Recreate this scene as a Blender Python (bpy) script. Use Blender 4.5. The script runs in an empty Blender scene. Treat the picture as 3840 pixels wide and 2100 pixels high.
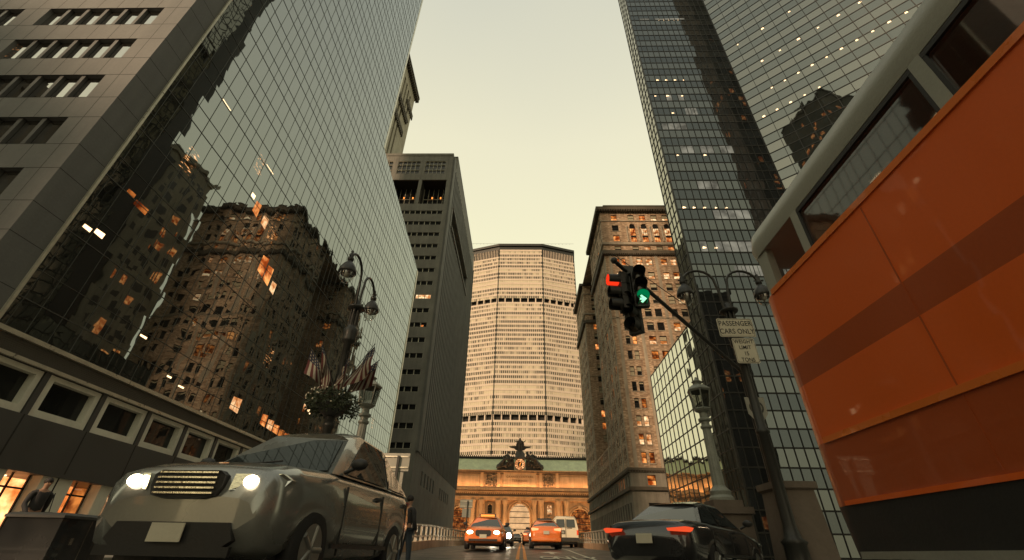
import bpy, math, random
from mathutils import Vector, Matrix
R = math.radians
scn = bpy.context.scene
C = scn.collection
rnd = random.Random(7)

# ------------------------------------------------------------------ camera, sky, sun, exposure
def setup():
    cd = bpy.data.cameras.new('camera'); cam = bpy.data.objects.new('camera', cd); C.objects.link(cam)
    up = Vector((55, 2565, -1625)).normalized()
    fw = Vector((35, -1030, -1625)); fw = (fw - up * fw.dot(up)).normalized()
    xx = fw.cross(up)
    m = Matrix((xx, fw, up))                       # rows: world axes seen from the camera
    cam.matrix_world = m.to_4x4()
    cd.sensor_width = 36; cd.lens = 36 * 1625 / 3840
    cd.clip_start = 0.05; cd.clip_end = 8000
    scn.camera = cam
    w = bpy.data.worlds.new('World'); scn.world = w; w.use_nodes = True
    nt = w.node_tree; N = nt.nodes; L = nt.links
    bg = N['Background']; out = N['World Output']
    sky = N.new('ShaderNodeTexSky'); sky.sky_type = 'NISHITA'; sky.sun_disc = False
    sky.sun_elevation = R(20); sky.sun_rotation = R(210); sky.air_density = 1.5; sky.dust_density = 4
    L.new(sky.outputs[0], bg.inputs[0]); bg.inputs[1].default_value = 0.03
    tc = N.new('ShaderNodeTexCoord'); sp = N.new('ShaderNodeSeparateXYZ'); L.new(tc.outputs['Generated'], sp.inputs[0])
    ns = N.new('ShaderNodeTexNoise'); ns.inputs['Scale'].default_value = 1.3; ns.inputs['Detail'].default_value = 3
    L.new(tc.outputs['Generated'], ns.inputs['Vector'])
    ad = N.new('ShaderNodeMath'); ad.operation = 'MULTIPLY_ADD'; ad.inputs[1].default_value = .14
    L.new(ns.outputs[0], ad.inputs[0]); L.new(sp.outputs[2], ad.inputs[2])
    cr = N.new('ShaderNodeValToRGB'); L.new(ad.outputs[0], cr.inputs[0])
    e = cr.color_ramp.elements
    e[0].position = 0.05; e[0].color = (1.0, .90, .54, 1)
    e[1].position = 1.0; e[1].color = (.66, .65, .52, 1)
    a = e.new(.62); a.color = (1.0, .93, .57, 1)
    a = e.new(.82); a.color = (.89, .835, .58, 1)
    b2 = N.new('ShaderNodeBackground'); b2.inputs[1].default_value = 0.92
    L.new(cr.outputs[0], b2.inputs[0])
    sh = N.new('ShaderNodeAddShader'); L.new(bg.outputs[0], sh.inputs[0]); L.new(b2.outputs[0], sh.inputs[1])
    L.new(sh.outputs[0], out.inputs[0])
    sd = bpy.data.lights.new('sun', 'SUN'); sd.energy = 3.2; sd.angle = R(4); sd.color = (1.0, .67, .42)
    so = bpy.data.objects.new('sun', sd); C.objects.link(so)
    d = Vector((.5 * math.cos(R(20)), .866 * math.cos(R(20)), -math.sin(R(20))))
    so.rotation_euler = d.to_track_quat('-Z', 'Y').to_euler()
    scn.view_settings.view_transform = 'Standard'; scn.view_settings.look = 'None'
    scn.view_settings.exposure = 0; scn.view_settings.gamma = 1; scn.view_settings.use_curve_mapping = False
    scn.render.engine = 'CYCLES'
setup()

# ------------------------------------------------------------------ node helpers and materials
class NB:
    def __init__(s, name):
        s.m = bpy.data.materials.new(name); s.m.use_nodes = True
        s.t = s.m.node_tree; s.t.nodes.clear()
        s.out = s.n('OutputMaterial')
    def n(s, kind, **kw):
        nd = s.t.nodes.new('ShaderNode' + kind)
        for k, v in kw.items(): setattr(nd, k, v)
        return nd
    def l(s, a, b): s.t.links.new(a, b)
    def put(s, sock, v):
        if isinstance(v, (int, float)): sock.default_value = v
        elif isinstance(v, (tuple, list)): sock.default_value = tuple(v) + ((1,) if len(v) == 3 and len(sock.default_value) == 4 else ())
        else: s.l(v, sock)
    def math(s, op, a, b=0.0, c=0.0):
        nd = s.n('Math', operation=op)
        s.put(nd.inputs[0], a); s.put(nd.inputs[1], b); s.put(nd.inputs[2], c)
        return nd.outputs[0]
    def vmath(s, op, a, b=(0, 0, 0)):
        nd = s.n('VectorMath', operation=op); s.put(nd.inputs[0], a); s.put(nd.inputs[1], b)
        return nd.outputs['Value'] if op == 'DOT_PRODUCT' else nd.outputs[0]
    def scale(s, a, k):
        nd = s.n('VectorMath', operation='SCALE'); s.put(nd.inputs[0], a); s.put(nd.inputs['Scale'], k); return nd.outputs[0]
    def comb(s, x, y, z=0.0):
        nd = s.n('CombineXYZ'); s.put(nd.inputs[0], x); s.put(nd.inputs[1], y); s.put(nd.inputs[2], z); return nd.outputs[0]
    def mix(s, f, a, b):
        nd = s.n('Mix', data_type='RGBA'); s.put(nd.inputs[0], f); s.put(nd.inputs[6], a); s.put(nd.inputs[7], b); return nd.outputs[2]
    def obj(s): return s.n('TexCoord').outputs['Object']
    def schlick(s, nrm, ior):
        f0 = ((ior - 1) / (ior + 1)) ** 2
        inc = s.n('NewGeometry').outputs['Incoming']
        c = s.math('ABSOLUTE', s.vmath('DOT_PRODUCT', inc, nrm)); c = s.math('SUBTRACT', 1.0, c)
        return s.math('MULTIPLY_ADD', s.math('POWER', s.math('MAXIMUM', c, 0.0), 5.0), 1 - f0, f0)
    def noise(s, v, sc, det=4, rough=.55, col=False):
        nd = s.n('TexNoise'); s.l(v, nd.inputs['Vector']); nd.inputs['Scale'].default_value = sc
        nd.inputs['Detail'].default_value = det; nd.inputs['Roughness'].default_value = rough
        return nd.outputs[1 if col else 0]
    def white(s, v):
        nd = s.n('TexWhiteNoise'); s.l(v, nd.inputs['Vector']); return nd.outputs
    def ramp(s, f, a, b, p0=0., p1=1.):
        nd = s.n('MapRange'); s.put(nd.inputs[0], f); nd.inputs[1].default_value = p0; nd.inputs[2].default_value = p1
        nd.inputs[3].default_value = a; nd.inputs[4].default_value = b; return nd.outputs[0]
    def princ(s, col, rough=.6, metal=0., bump=None, bs=.3, bd=.02, **kw):
        p = s.n('BsdfPrincipled'); s.put(p.inputs['Base Color'], col); s.put(p.inputs['Roughness'], rough); s.put(p.inputs['Metallic'], metal)
        for k, v in kw.items(): s.put(p.inputs[k], v)
        if bump is not None:
            b = s.n('Bump'); b.inputs['Strength'].default_value = bs; b.inputs['Distance'].default_value = bd
            s.l(bump, b.inputs['Height']); s.l(b.outputs[0], p.inputs['Normal'])
        return p
    def done(s, sh): s.l(sh.outputs[0], s.out.inputs[0]); return s.m

def surf(name, col, rough=.6, metal=0., var=.18, sc=3., bump=.15, coat=0., fine=40.):
    b = NB(name); o = b.obj()
    n1 = b.noise(o, sc, 5); n2 = b.noise(o, fine, 3)
    f = b.math('MULTIPLY_ADD', n2, .4, b.math('MULTIPLY', n1, .6))
    dk = tuple(c * (1 - var) for c in col); lt = tuple(min(1, c * (1 + var)) for c in col)
    p = b.princ(b.mix(b.ramp(f, 0, 1, .3, .7), dk, lt), b.ramp(n1, max(.02, rough - .1), min(1, rough + .1), .3, .7), metal, n2, bump, .01)
    p.inputs['Coat Weight'].default_value = coat
    return b.done(p)

def wallmat(name, col, streak=.25, rough=.8, uaxis=(1, 1, 0)):
    """weathered stone or concrete: blotches plus rain streaks"""
    b = NB(name); o = b.obj()
    n1 = b.noise(o, .35, 6); n2 = b.noise(o, 9, 4)
    st = b.noise(b.vmath('MULTIPLY', o, (1.6, 1.6, .08)), 1.0, 4)
    f = b.math('ADD', b.math('MULTIPLY', n1, .45), b.math('ADD', b.math('MULTIPLY', n2, .2), b.math('MULTIPLY', st, .35)))
    dk = tuple(c * (1 - streak) for c in col); lt = tuple(c * (1 + streak * .7) for c in col)
    return b.done(b.princ(b.mix(b.ramp(f, 0, 1, .36, .64), dk, lt), rough, 0, n2, .3, .02))

def brickmat(name, c1, c2, mortar, bw=.55, bh=.22):
    b = NB(name); o = b.obj(); sp = b.n('SeparateXYZ'); b.l(o, sp.inputs[0])
    u = b.math('ADD', sp.outputs[0], sp.outputs[1])
    v = b.comb(u, sp.outputs[2])
    t = b.n('TexBrick'); b.l(v, t.inputs['Vector']); t.inputs['Scale'].default_value = 1
    t.inputs['Brick Width'].default_value = bw; t.inputs['Row Height'].default_value = bh; t.inputs['Mortar Size'].default_value = .02
    b.put(t.inputs['Color1'], c1); b.put(t.inputs['Color2'], c2); b.put(t.inputs['Mortar'], mortar); t.inputs['Bias'].default_value = 0
    cell = b.vmath('FLOOR', b.vmath('MULTIPLY', v, (1 / bw, 1 / bh, 1)))
    wn = b.white(cell)[0]
    n1 = b.noise(o, .5, 5); st = b.noise(b.vmath('MULTIPLY', o, (2, 2, .1)), 1, 4)
    c = b.mix(b.ramp(wn, 0, .55, .4, 1.), t.outputs[0], tuple(x * 1.75 for x in c2))
    c = b.mix(b.ramp(b.math('ADD', b.math('MULTIPLY', n1, .5), b.math('MULTIPLY', st, .5)), 0, .55, .42, .62), c, tuple(x * .5 for x in c1))
    return b.done(b.princ(c, .85, 0, t.outputs[1], -.4, .02))

def glassmat(name, udir, du, dz, u0=0., z0=0., base=(.012, .013, .013), tint=(1, 1, 1), ior=1.9, jit=.006, wav=.01,
             lit=0., lits=1.5, litcol=(1, .33, .07), alt=None, rough=.015, wsc=.8, maxz=None, rowvar=None):
    """reflective curtain-wall glass: every pane tilts a little, some show lamps inside"""
    b = NB(name); o = b.obj()
    u = b.math('DIVIDE', b.math('SUBTRACT', b.vmath('DOT_PRODUCT', o, udir), u0), du)
    sp = b.n('SeparateXYZ'); b.l(o, sp.inputs[0])
    z = b.math('DIVIDE', b.math('SUBTRACT', sp.outputs[2], z0), dz)
    cu = b.math('FLOOR', u); cz = b.math('FLOOR', z); cell = b.comb(cu, cz, 3.7)
    w = b.white(cell)
    j = b.scale(b.vmath('SUBTRACT', w[1], (.5, .5, .5)), jit * 2)
    nz = b.noise(b.vmath('ADD', b.vmath('MULTIPLY', o, (1, 1, .45)), b.scale(w[1], 9)), wsc, 2, .5, True)
    k = b.scale(b.vmath('SUBTRACT', nz, (.5, .5, .5)), wav * 2)
    geo = b.n('NewGeometry')
    nn = b.vmath('NORMALIZE', b.vmath('ADD', b.vmath('ADD', geo.outputs['Normal'], j), k))
    g = b.n('BsdfGlossy'); g.inputs['Roughness'].default_value = rough; b.put(g.inputs['Color'], tint); b.l(nn, g.inputs['Normal'])
    par = b.math('MODULO', b.math('ADD', cz, 1000), 2) if alt else None
    basec = b.mix(b.ramp(w[0], .0, 1), base, tuple(c * 2.2 for c in base))
    if rowvar:                                        # whole floors with blinds drawn, others open and dark
        wr = b.white(b.comb(b.math('FLOOR', b.math('DIVIDE', u, 9)), cz, 5.5)); wr2 = b.white(b.comb(0.5, cz, 2.2))
        k2 = b.math('MULTIPLY_ADD', w[0], .30, b.math('MULTIPLY_ADD', wr[0], .25, b.math('MULTIPLY', wr2[0], .45)))
        basec = b.mix(b.ramp(k2, 0, 1, .42, .64), base, rowvar)
    if alt:
        g2 = b.mix(par, tint, alt); b.l(g2, g.inputs['Color'])
    d = b.n('BsdfDiffuse'); b.l(basec, d.inputs['Color'])
    inner = d
    if lit > 0:
        w2 = b.white(b.comb(cu, cz, 8.1)); w3 = b.white(b.comb(b.math('FLOOR', b.math('DIVIDE', u, 5)), cz, 1.3))
        f1 = b.math('GREATER_THAN', b.math('ADD', b.math('MULTIPLY', w2[0], .5), b.math('MULTIPLY', w3[0], .5)), 1 - lit)
        if maxz: f1 = b.math('MULTIPLY', f1, b.math('LESS_THAN', sp.outputs[2], maxz))
        sh = b.ramp(b.noise(b.vmath('MULTIPLY', o, (1, 1, 3.5)), 2.2, 3), 0, 1, .56, .74)
        em = b.n('Emission'); b.put(em.inputs['Color'], b.mix(sh, litcol, (1, .62, .28)))
        b.l(b.math('MULTIPLY', f1, b.math('MULTIPLY', sh, lits)), em.inputs['Strength'])
        inner = b.n('AddShader'); b.l(d.outputs[0], inner.inputs[0]); b.l(em.outputs[0], inner.inputs[1])
    fr = b.schlick(nn, ior)
    mx = b.n('MixShader'); b.l(fr, mx.inputs[0]); b.l(inner.outputs[0], mx.inputs[1]); b.l(g.outputs[0], mx.inputs[2])
    return b.done(mx)

def emit(name, col, s, var=0., sc=3.):
    b = NB(name); e = b.n('Emission'); b.put(e.inputs[0], col)
    if var:
        n = b.noise(b.obj(), sc, 3); b.l(b.ramp(n, s * (1 - var), s * (1 + var), .35, .65), e.inputs[1])
    else: e.inputs[1].default_value = s
    return b.done(e)

def litwin(name, c0, c1, s):
    """a lit room behind glass: blotchy warm light, darker top, sky glint over it"""
    b = NB(name); o = b.obj(); n = b.noise(o, 1.1, 3)
    e = b.n('Emission'); b.put(e.inputs[0], b.mix(b.ramp(n, 0, 1, .4, .62), c0, c1))
    b.l(b.ramp(n, s * .45, s * 1.5, .35, .68), e.inputs[1])
    g = b.n('BsdfGlossy'); g.inputs['Roughness'].default_value = .05
    fr = b.schlick(b.n('NewGeometry').outputs['Normal'], 1.5)
    mx = b.n('MixShader'); b.l(fr, mx.inputs[0]); b.l(e.outputs[0], mx.inputs[1]); b.l(g.outputs[0], mx.inputs[2])
    return b.done(mx)

def clearglass(name, tint=(1, 1, 1), thr=.8):
    b = NB(name); t = b.n('BsdfTransparent'); b.put(t.inputs[0], tint)
    g = b.n('BsdfGlossy'); g.inputs['Roughness'].default_value = .03
    fr = b.n('LayerWeight'); fr.inputs['Blend'].default_value = 1 - thr
    mx = b.n('MixShader'); b.l(b.math('MULTIPLY_ADD', fr.outputs['Facing'], .75, .12), mx.inputs[0]); b.l(t.outputs[0], mx.inputs[1]); b.l(g.outputs[0], mx.inputs[2])
    return b.done(mx)

M = {}
M['stone'] = wallmat('grey_granite', (.125, .13, .127), .2, .65)
M['joint'] = surf('dark_joint', (.02, .02, .018), .9)
M['trim'] = surf('bright_aluminium', (.62, .60, .50), .35, .6, .1)
M['darkmetal'] = surf('dark_bronze_metal', (.022, .022, .02), .45, .3)
M['mull'] = surf('dark_mullion', (.075, .08, .072), .5, .2)
M['panel'] = surf('dark_facade_panel', (.055, .056, .054), .5, 0, .12, .8)
M['louver'] = surf('louver_band', (.10, .095, .08), .6)
M['palepanel'] = wallmat('pale_precast', (.62, .62, .53), .15)
M['concrete'] = wallmat('dark_concrete', (.15, .152, .14), .28)
M['concrete_tan'] = wallmat('tan_concrete', (.165, .162, .14), .28)
M['limestone'] = wallmat('old_limestone', (.30, .275, .21), .35)
M['brick'] = brickmat('mottled_brick', (.32, .205, .125), (.52, .40, .28), (.27, .24, .18))
M['brick_trim'] = wallmat('terracotta_trim', (.37, .335, .26), .35)
M['brick_base'] = wallmat('rough_base_stone', (.24, .23, .19), .4)
M['brownstone'] = wallmat('brownstone', (.15, .12, .095), .3)
M['emit_pale'] = emit('pale_lit_office', (.85, .80, .62), .22, .5, .6)
M['dark_cornice'] = wallmat('sooty_cornice', (.10, .088, .065), .35)
M['gct'] = wallmat('warm_lit_limestone', (.60, .38, .22), .32)  # warm lamp glow put into the stone's own colour
M['gct_shade'] = wallmat('shaded_limestone', (.22, .15, .095), .35)  # shaded copy of the limestone, shade put into its colour
M['copper'] = wallmat('green_copper', (.52, .56, .35), .22, .55)
M['bronze'] = surf('sooty_sculpture_stone', (.06, .05, .04), .7, 0, .5, 2)
M['precast'] = wallmat('warm_precast', (.55, .455, .375), .12)
M['white_frame'] = surf('pale_window_frame', (.50, .48, .38), .5)
M['blind'] = surf('drawn_blind', (.40, .38, .27), .6)
M['darkwin'] = glassmat('dark_window_glass', (1, 1, 0), 1.5, 2., ior=1.5, jit=.004)
M['red'] = surf('red_paint', (.45, .03, .015), .35)
M['asphalt'] = surf('asphalt', (.055, .055, .05), .42, 0, .35, 1.2, .5, 0, 90)
M['paint'] = surf('white_road_paint', (.68, .66, .54), .6, 0, .25, 6)
M['ypaint'] = surf('yellow_road_paint', (.72, .27, .05), .6, 0, .2, 6)
M['sidewalk'] = surf('concrete_sidewalk', (.22, .21, .18), .8, 0, .2, 1)
M['kerb'] = wallmat('rough_parapet', (.42, .28, .17), .4)
M['rail'] = surf('pale_steel_rail', (.34, .31, .25), .4, .4)
M['lampmetal'] = surf('black_painted_iron', (.025, .026, .024), .42, .2, .25, 6)
M['lantern'] = surf('grey_green_painted_iron', (.22, .235, .205), .5, .1, .25, 5)
M['globe'] = clearglass('clear_globe_glass', (.93, .93, .9))
M['lanternglass'] = clearglass('lantern_glass', (.45, .45, .42))
M['rubber'] = surf('tyre_rubber', (.012, .012, .012), .8)
M['rim'] = surf('wheel_rim', (.30, .30, .28), .35, .8)
M['chrome'] = surf('chrome_trim', (.6, .58, .5), .15, 1)
M['plastic'] = surf('black_plastic', (.02, .02, .02), .5)
M['autoglass'] = glassmat('windscreen_glass', (1, 0, 0), 9, 9, base=(.02, .024, .024), ior=1.6, jit=0, wav=0)
M['taxi'] = surf('taxi_orange_paint', (.78, .19, .03), .3, 0, .06, 2, 0, .8)
M['silver'] = surf('silver_grey_paint', (.24, .245, .225), .24, .45, .1, 1.2, 0, .8)
M['white'] = surf('white_van_paint', (.66, .60, .46), .4, 0, .06, 2, 0, .4)
M['black'] = surf('black_car_paint', (.03, .032, .034), .22, .2, .15, 1, 0, .9)
M['busred'] = surf('orange_red_bus_paint', (.78, .13, .012), .42, 0, .05, .8, 0, .5)
M['busdark'] = surf('brown_bus_band_and_shade', (.42, .075, .012), .4, 0, .1, .8, 0, .4)
M['busglass'] = clearglass('bus_window_glass', (.72, .76, .74), .75)
M['pale'] = surf('pale_grey_bus_roof', (.34, .35, .30), .4, 0, .1, 1.)
M['head'] = emit('headlamp_glow', (1, .80, .52), 9)
M['headhot'] = emit('headlamp_beam', (1, .86, .62), 60)
M['tail'] = emit('tail_lamp', (1, .10, .03), .9)
M['tailhot'] = emit('brake_lamp', (1, .30, .12), 2.4)
M['amber'] = emit('amber_marker', (1, .30, .05), 2.0)
M['lit_o'] = litwin('lit_orange_room', (.65, .10, .012), (1, .42, .12), 1.0)
M['lit_y'] = litwin('lit_yellow_room', (.95, .30, .07), (1, .74, .40), 1.05)
M['lit_d'] = litwin('dim_orange_room', (.25, .04, .008), (.8, .25, .05), .7)
M['interior'] = litwin('warm_shop_interior', (1, .25, .05), (1, .50, .20), 2.1)
M['spark'] = emit('ceiling_lamp', (1, .66, .34), 3.)
M['redl'] = emit('red_lens_and_visor_glow', (1, .04, .01), 1.1)
M['greenl'] = emit('green_signal_arrow', (.35, 1, .55), 1.5)
M['greenv'] = emit('green_lit_visor', (.0, .22, .07), .8)
M['lens'] = surf('unlit_signal_lens', (.03, .025, .015), .2)
M['sign'] = surf('white_sign_face', (.56, .53, .42), .45, 0, .06)
M['signback'] = surf('aluminium_sign_back', (.30, .30, .26), .5, .3, .12)
M['ink'] = surf('black_sign_ink', (.02, .02, .018), .6)
M['engrave'] = surf('engraved_letter', (.26, .14, .06), .8)
M['leaf'] = surf('dark_leaf', (.035, .045, .02), .6, 0, .4, 8)
M['flower'] = surf('white_petal', (.65, .60, .48), .6)
M['bark'] = surf('tree_bark', (.08, .055, .035), .9)
M['rustleaf'] = surf('autumn_leaf', (.13, .065, .03), .7, 0, .4, 6)
M['fred'] = surf('flag_red_stripe', (.075, .014, .012), .8)
M['fwhite'] = surf('flag_white_stripe', (.30, .28, .22), .8)
M['fblue'] = surf('flag_blue_canton', (.015, .02, .04), .8)
M['grandglass'] = emit('tall_lit_glazing', (1, .58, .27), 1.05, .2, .5)
M['clockface'] = litwin('clock_face', (1, .30, .08), (1, .50, .20), 1.0)
M['skin'] = surf('skin', (.30, .17, .11), .6)
M['cloth_dark'] = surf('dark_clothing', (.022, .022, .024), .85)
M['cloth_blue'] = surf('faded_denim', (.04, .055, .075), .85)
M['hair'] = surf('dark_hair', (.015, .012, .01), .7)
M['far_a'] = wallmat('dark_masonry', (.10, .09, .075), .3)

# ------------------------------------------------------------------ mesh builder
class MB:
    def __init__(s): s.v = []; s.f = []; s.m = []; s.sm = []
    def quad(s, pts, m=0, sm=False):
        i = len(s.v); s.v += [tuple(p) for p in pts]; s.f.append(tuple(range(i, i + len(pts)))); s.m.append(m); s.sm.append(sm); return s
    def box(s, x0, x1, y0, y1, z0, z1, m=0):
        if x0 > x1: x0, x1 = x1, x0
        if y0 > y1: y0, y1 = y1, y0
        if z0 > z1: z0, z1 = z1, z0
        i = len(s.v)
        s.v += [(x, y, z) for z in (z0, z1) for x, y in ((x0, y0), (x1, y0), (x1, y1), (x0, y1))]
        for f in ((3, 2, 1, 0), (4, 5, 6, 7), (0, 1, 5, 4), (1, 2, 6, 5), (2, 3, 7, 6), (3, 0, 4, 7)):
            s.f.append(tuple(i + k for k in f)); s.m.append(m); s.sm.append(False)
        return s
    def rings(s, rings, m=0, cap=True, sm=True, close=True):
        i = len(s.v); n = len(rings[0])
        for r in rings: s.v += [tuple(p) for p in r]
        for a in range(len(rings) - 1):
            for b in range(n if close else n - 1):
                c = (b + 1) % n
                s.f.append((i + a * n + b, i + a * n + c, i + (a + 1) * n + c, i + (a + 1) * n + b)); s.m.append(m); s.sm.append(sm)
        if cap:                                          # caps get vertices of their own so that edges stay crisp
            for r, rev in ((rings[0], True), (rings[-1], False)):
                j = len(s.v); s.v += [tuple(p) for p in r]; f = tuple(range(j, j + n))
                s.f.append(f[::-1] if rev else f); s.m.append(m); s.sm.append(False)
        return s
    def tube(s, pts, r, n=8, m=0, cap=True, sm=True):
        pts = [Vector(p) for p in pts]; rr = r if isinstance(r, (list, tuple)) else [r] * len(pts)
        rings = []; ref = None
        for k, p in enumerate(pts):
            t = (pts[min(k + 1, len(pts) - 1)] - pts[max(k - 1, 0)]).normalized()
            if ref is None: ref = Vector((0, 0, 1)) if abs(t.z) < .9 else Vector((1, 0, 0))
            a = (ref - t * ref.dot(t)).normalized(); b = t.cross(a); ref = a
            rings.append([p + (a * math.cos(2 * math.pi * q / n) + b * math.sin(2 * math.pi * q / n)) * rr[k] for q in range(n)])
        return s.rings(rings, m, cap, sm)
    def lathe(s, c, prof, n=16, m=0, sm=True):
        return s.rings([[(c[0] + r * math.cos(2 * math.pi * q / n), c[1] + r * math.sin(2 * math.pi * q / n), c[2] + z) for q in range(n)] for r, z in prof], m, True, sm)
    def ball(s, c, rx, ry=None, rz=None, n=10, m=0, rot=None):
        ry = ry or rx; rz = rz or rx; rings = []
        for a in range(n // 2 + 1):
            th = math.pi * (a / (n // 2)) ; th = min(max(th, .05), math.pi - .05)
            ring = []
            for q in range(n):
                p = Vector((rx * math.sin(th) * math.cos(2 * math.pi * q / n), ry * math.sin(th) * math.sin(2 * math.pi * q / n), -rz * math.cos(th)))
                if rot is not None: p = rot @ p
                ring.append(Vector(c) + p)
            rings.append(ring)
        return s.rings(rings, m, True, True)
    def prism(s, poly, axis, a0, a1, m=0, sm=False):
        """poly in the two other axes, extruded along axis"""
        def P(u, v, w): return {'x': (w, u, v), 'y': (u, w, v), 'z': (u, v, w)}[axis]
        return s.rings([[P(u, v, a0) for u, v in poly], [P(u, v, a1) for u, v in poly]], m, True, sm)
    def build(s, name, mats, parent=None, loc=None):
        me = bpy.data.meshes.new(name); me.from_pydata([tuple(v) for v in s.v], [], s.f)
        if not isinstance(mats, (list, tuple)): mats = [mats]
        for mt in mats: me.materials.append(M[mt] if isinstance(mt, str) else mt)
        me.polygons.foreach_set('material_index', s.m); me.polygons.foreach_set('use_smooth', s.sm)
        me.validate(); me.update()
        import bmesh
        bm = bmesh.new(); bm.from_mesh(me); bmesh.ops.recalc_face_normals(bm, faces=bm.faces); bm.to_mesh(me); bm.free()
        o = bpy.data.objects.new(name, me); C.objects.link(o)
        if parent: o.parent = parent
        if loc: o.location = loc
        return o

def tag(o, label=None, cat=None, group=None, kind=None):
    if label: o['label'] = label
    if cat: o['category'] = cat
    if group: o['group'] = group
    if kind: o['kind'] = kind
    return o
def thing(name, label, cat, loc=(0, 0, 0), rz=0., group=None):
    o = bpy.data.objects.new(name, None); C.objects.link(o); o.location = loc; o.rotation_euler = (0, 0, rz); o.empty_display_size = .2
    return tag(o, label, cat, group)
def copy_tree(o, parent=None):
    c = o.copy(); C.objects.link(c)
    if parent: c.parent = parent
    for ch in list(o.children): copy_tree(ch, c)
    return c
def text_mesh(name, body, size, mat, parent, loc, rot, ext=.004, sx=1., align='CENTER', sp=1.0, lsp=1.0):
    cu = bpy.data.curves.new(name, 'FONT'); cu.body = body; cu.size = size; cu.extrude = ext; cu.align_x = align; cu.align_y = 'CENTER'
    cu.space_character = sp; cu.space_line = lsp; cu.offset = size * .012
    t = bpy.data.objects.new(name, cu); C.objects.link(t)
    dg = bpy.context.evaluated_depsgraph_get(); me = bpy.data.meshes.new_from_object(t.evaluated_get(dg))
    bpy.data.objects.remove(t); me.materials.clear(); me.materials.append(M[mat])
    o = bpy.data.objects.new(name, me); C.objects.link(o); o.location = loc; o.rotation_euler = rot; o.scale = (sx, 1, 1)
    if parent: o.parent = parent
    return o

def facade(mb, P, u0, u1, z0, z1, holes, depth=.4, m=0, mr=None):
    """wall sheet with reveals round its holes; P(u, z, d) -> xyz, d = depth into the wall"""
    mr = m if mr is None else mr
    zs = sorted({z0, z1} | {h[2] for h in holes} | {h[3] for h in holes}); zs = [z for z in zs if z0 <= z <= z1]
    for a, b in zip(zs, zs[1:]):
        if b - a < 1e-5: continue
        hs = sorted((h[0], h[1]) for h in holes if h[2] <= a + 1e-6 and h[3] >= b - 1e-6); u = u0
        for h0, h1 in hs:
            if h0 > u: mb.quad([P(u, a, 0), P(h0, a, 0), P(h0, b, 0), P(u, b, 0)], m)
            u = max(u, h1)
        if u < u1: mb.quad([P(u, a, 0), P(u1, a, 0), P(u1, b, 0), P(u, b, 0)], m)
    for h0, h1, a, b in holes:
        mb.quad([P(h0, a, 0), P(h1, a, 0), P(h1, a, depth), P(h0, a, depth)], mr)
        mb.quad([P(h0, b, 0), P(h1, b, 0), P(h1, b, depth), P(h0, b, depth)], mr)
        mb.quad([P(h0, a, 0), P(h0, b, 0), P(h0, b, depth), P(h0, a, depth)], mr)
        mb.quad([P(h1, a, 0), P(h1, b, 0), P(h1, b, depth), P(h1, a, depth)], mr)
def pbox(mb, P, u0, u1, z0, z1, d0, d1, m=0):
    p = [P(u, z, d) for d in (d0, d1) for u, z in ((u0, z0), (u1, z0), (u1, z1), (u0, z1))]
    i = len(mb.v); mb.v += [tuple(q) for q in p]
    for f in ((0, 1, 2, 3), (7, 6, 5, 4), (0, 4, 5, 1), (1, 5, 6, 2), (2, 6, 7, 3), (3, 7, 4, 0)):
        mb.f.append(tuple(i + k for k in f)); mb.m.append(m); mb.sm.append(False)
def arch_fill(mb, P, u0, u1, z0, z1, d0, d1, m=0, n=10):
    """fills a square hole's top corners so that a round arch is left"""
    c = (u0 + u1) / 2; r = (u1 - u0) / 2; zc = z1 - r
    for k in range(n):
        t0 = math.pi * k / n; t1 = math.pi * (k + 1) / n
        a = (c - r * math.cos(t0), zc + r * math.sin(t0)); b = (c - r * math.cos(t1), zc + r * math.sin(t1))
        mb.quad([P(a[0], a[1], d0), P(b[0], b[1], d0), P(b[0], z1, d0), P(a[0], z1, d0)], m)
        mb.quad([P(a[0], a[1], d0), P(b[0], b[1], d0), P(b[0], b[1], d1), P(a[0], a[1], d1)], m)

# ------------------------------------------------------------------ ground, road
G = -.4                                             # street level below the camera
def zr(y):
    k = [(-99, G), (13, G), (14.5, -.33), (17, -.14), (20, -.03), (23, .07), (27.6, .25), (39, .5), (100, 2.0), (165, 3.2), (400, 3.2)]
    for (a, za), (b, zb) in zip(k, k[1:]):
        if y <= b: return za + (zb - za) * (y - a) / (b - a)
    return 3.2
MB().quad([(-3000, -3000, G - .012), (3000, -3000, G - .012), (3000, 3000, G - .012), (-3000, 3000, G - .012)]).build('ground', 'asphalt')['kind'] = 'structure'
def strip(name, mat, x0, x1, ys, dz=0., side=False):
    mb = MB()
    for a, b in zip(ys, ys[1:]):
        mb.quad([(x0, a, zr(a) + dz), (x1, a, zr(a) + dz), (x1, b, zr(b) + dz), (x0, b, zr(b) + dz)])
        if side:
            for x in (x0, x1): mb.quad([(x, a, G - .1), (x, b, G - .1), (x, b, zr(b) + dz), (x, a, zr(a) + dz)])
    o = mb.build(name, mat); o['kind'] = 'structure'; return o
YS = [-12, 0, 8, 13, 14.5, 17, 20, 21.5, 23, 25, 27.6, 33, 39, 50, 65, 80, 100, 130, 165, 183]
strip('road', 'asphalt', -4.85, 4.85, YS, 0., True)
mk = MB()
def mstrip(x0, x1, y0, y1, m, x2=None, x3=None):
    n = max(1, int((y1 - y0) / 1.5)); x2 = x0 if x2 is None else x2; x3 = x1 if x3 is None else x3
    for k in range(n):
        a = y0 + (y1 - y0) * k / n; b = y0 + (y1 - y0) * (k + 1) / n; f = k / n; g = (k + 1) / n
        mk.quad([(x0 + (x2 - x0) * f, a, zr(a) + .012), (x1 + (x3 - x1) * f, a, zr(a) + .012), (x1 + (x3 - x1) * g, b, zr(b) + .012), (x0 + (x2 - x0) * g, b, zr(b) + .012)], m)
for x in (-.13, .13): mstrip(x - .06, x + .06, 16.2, 160, 1)
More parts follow.
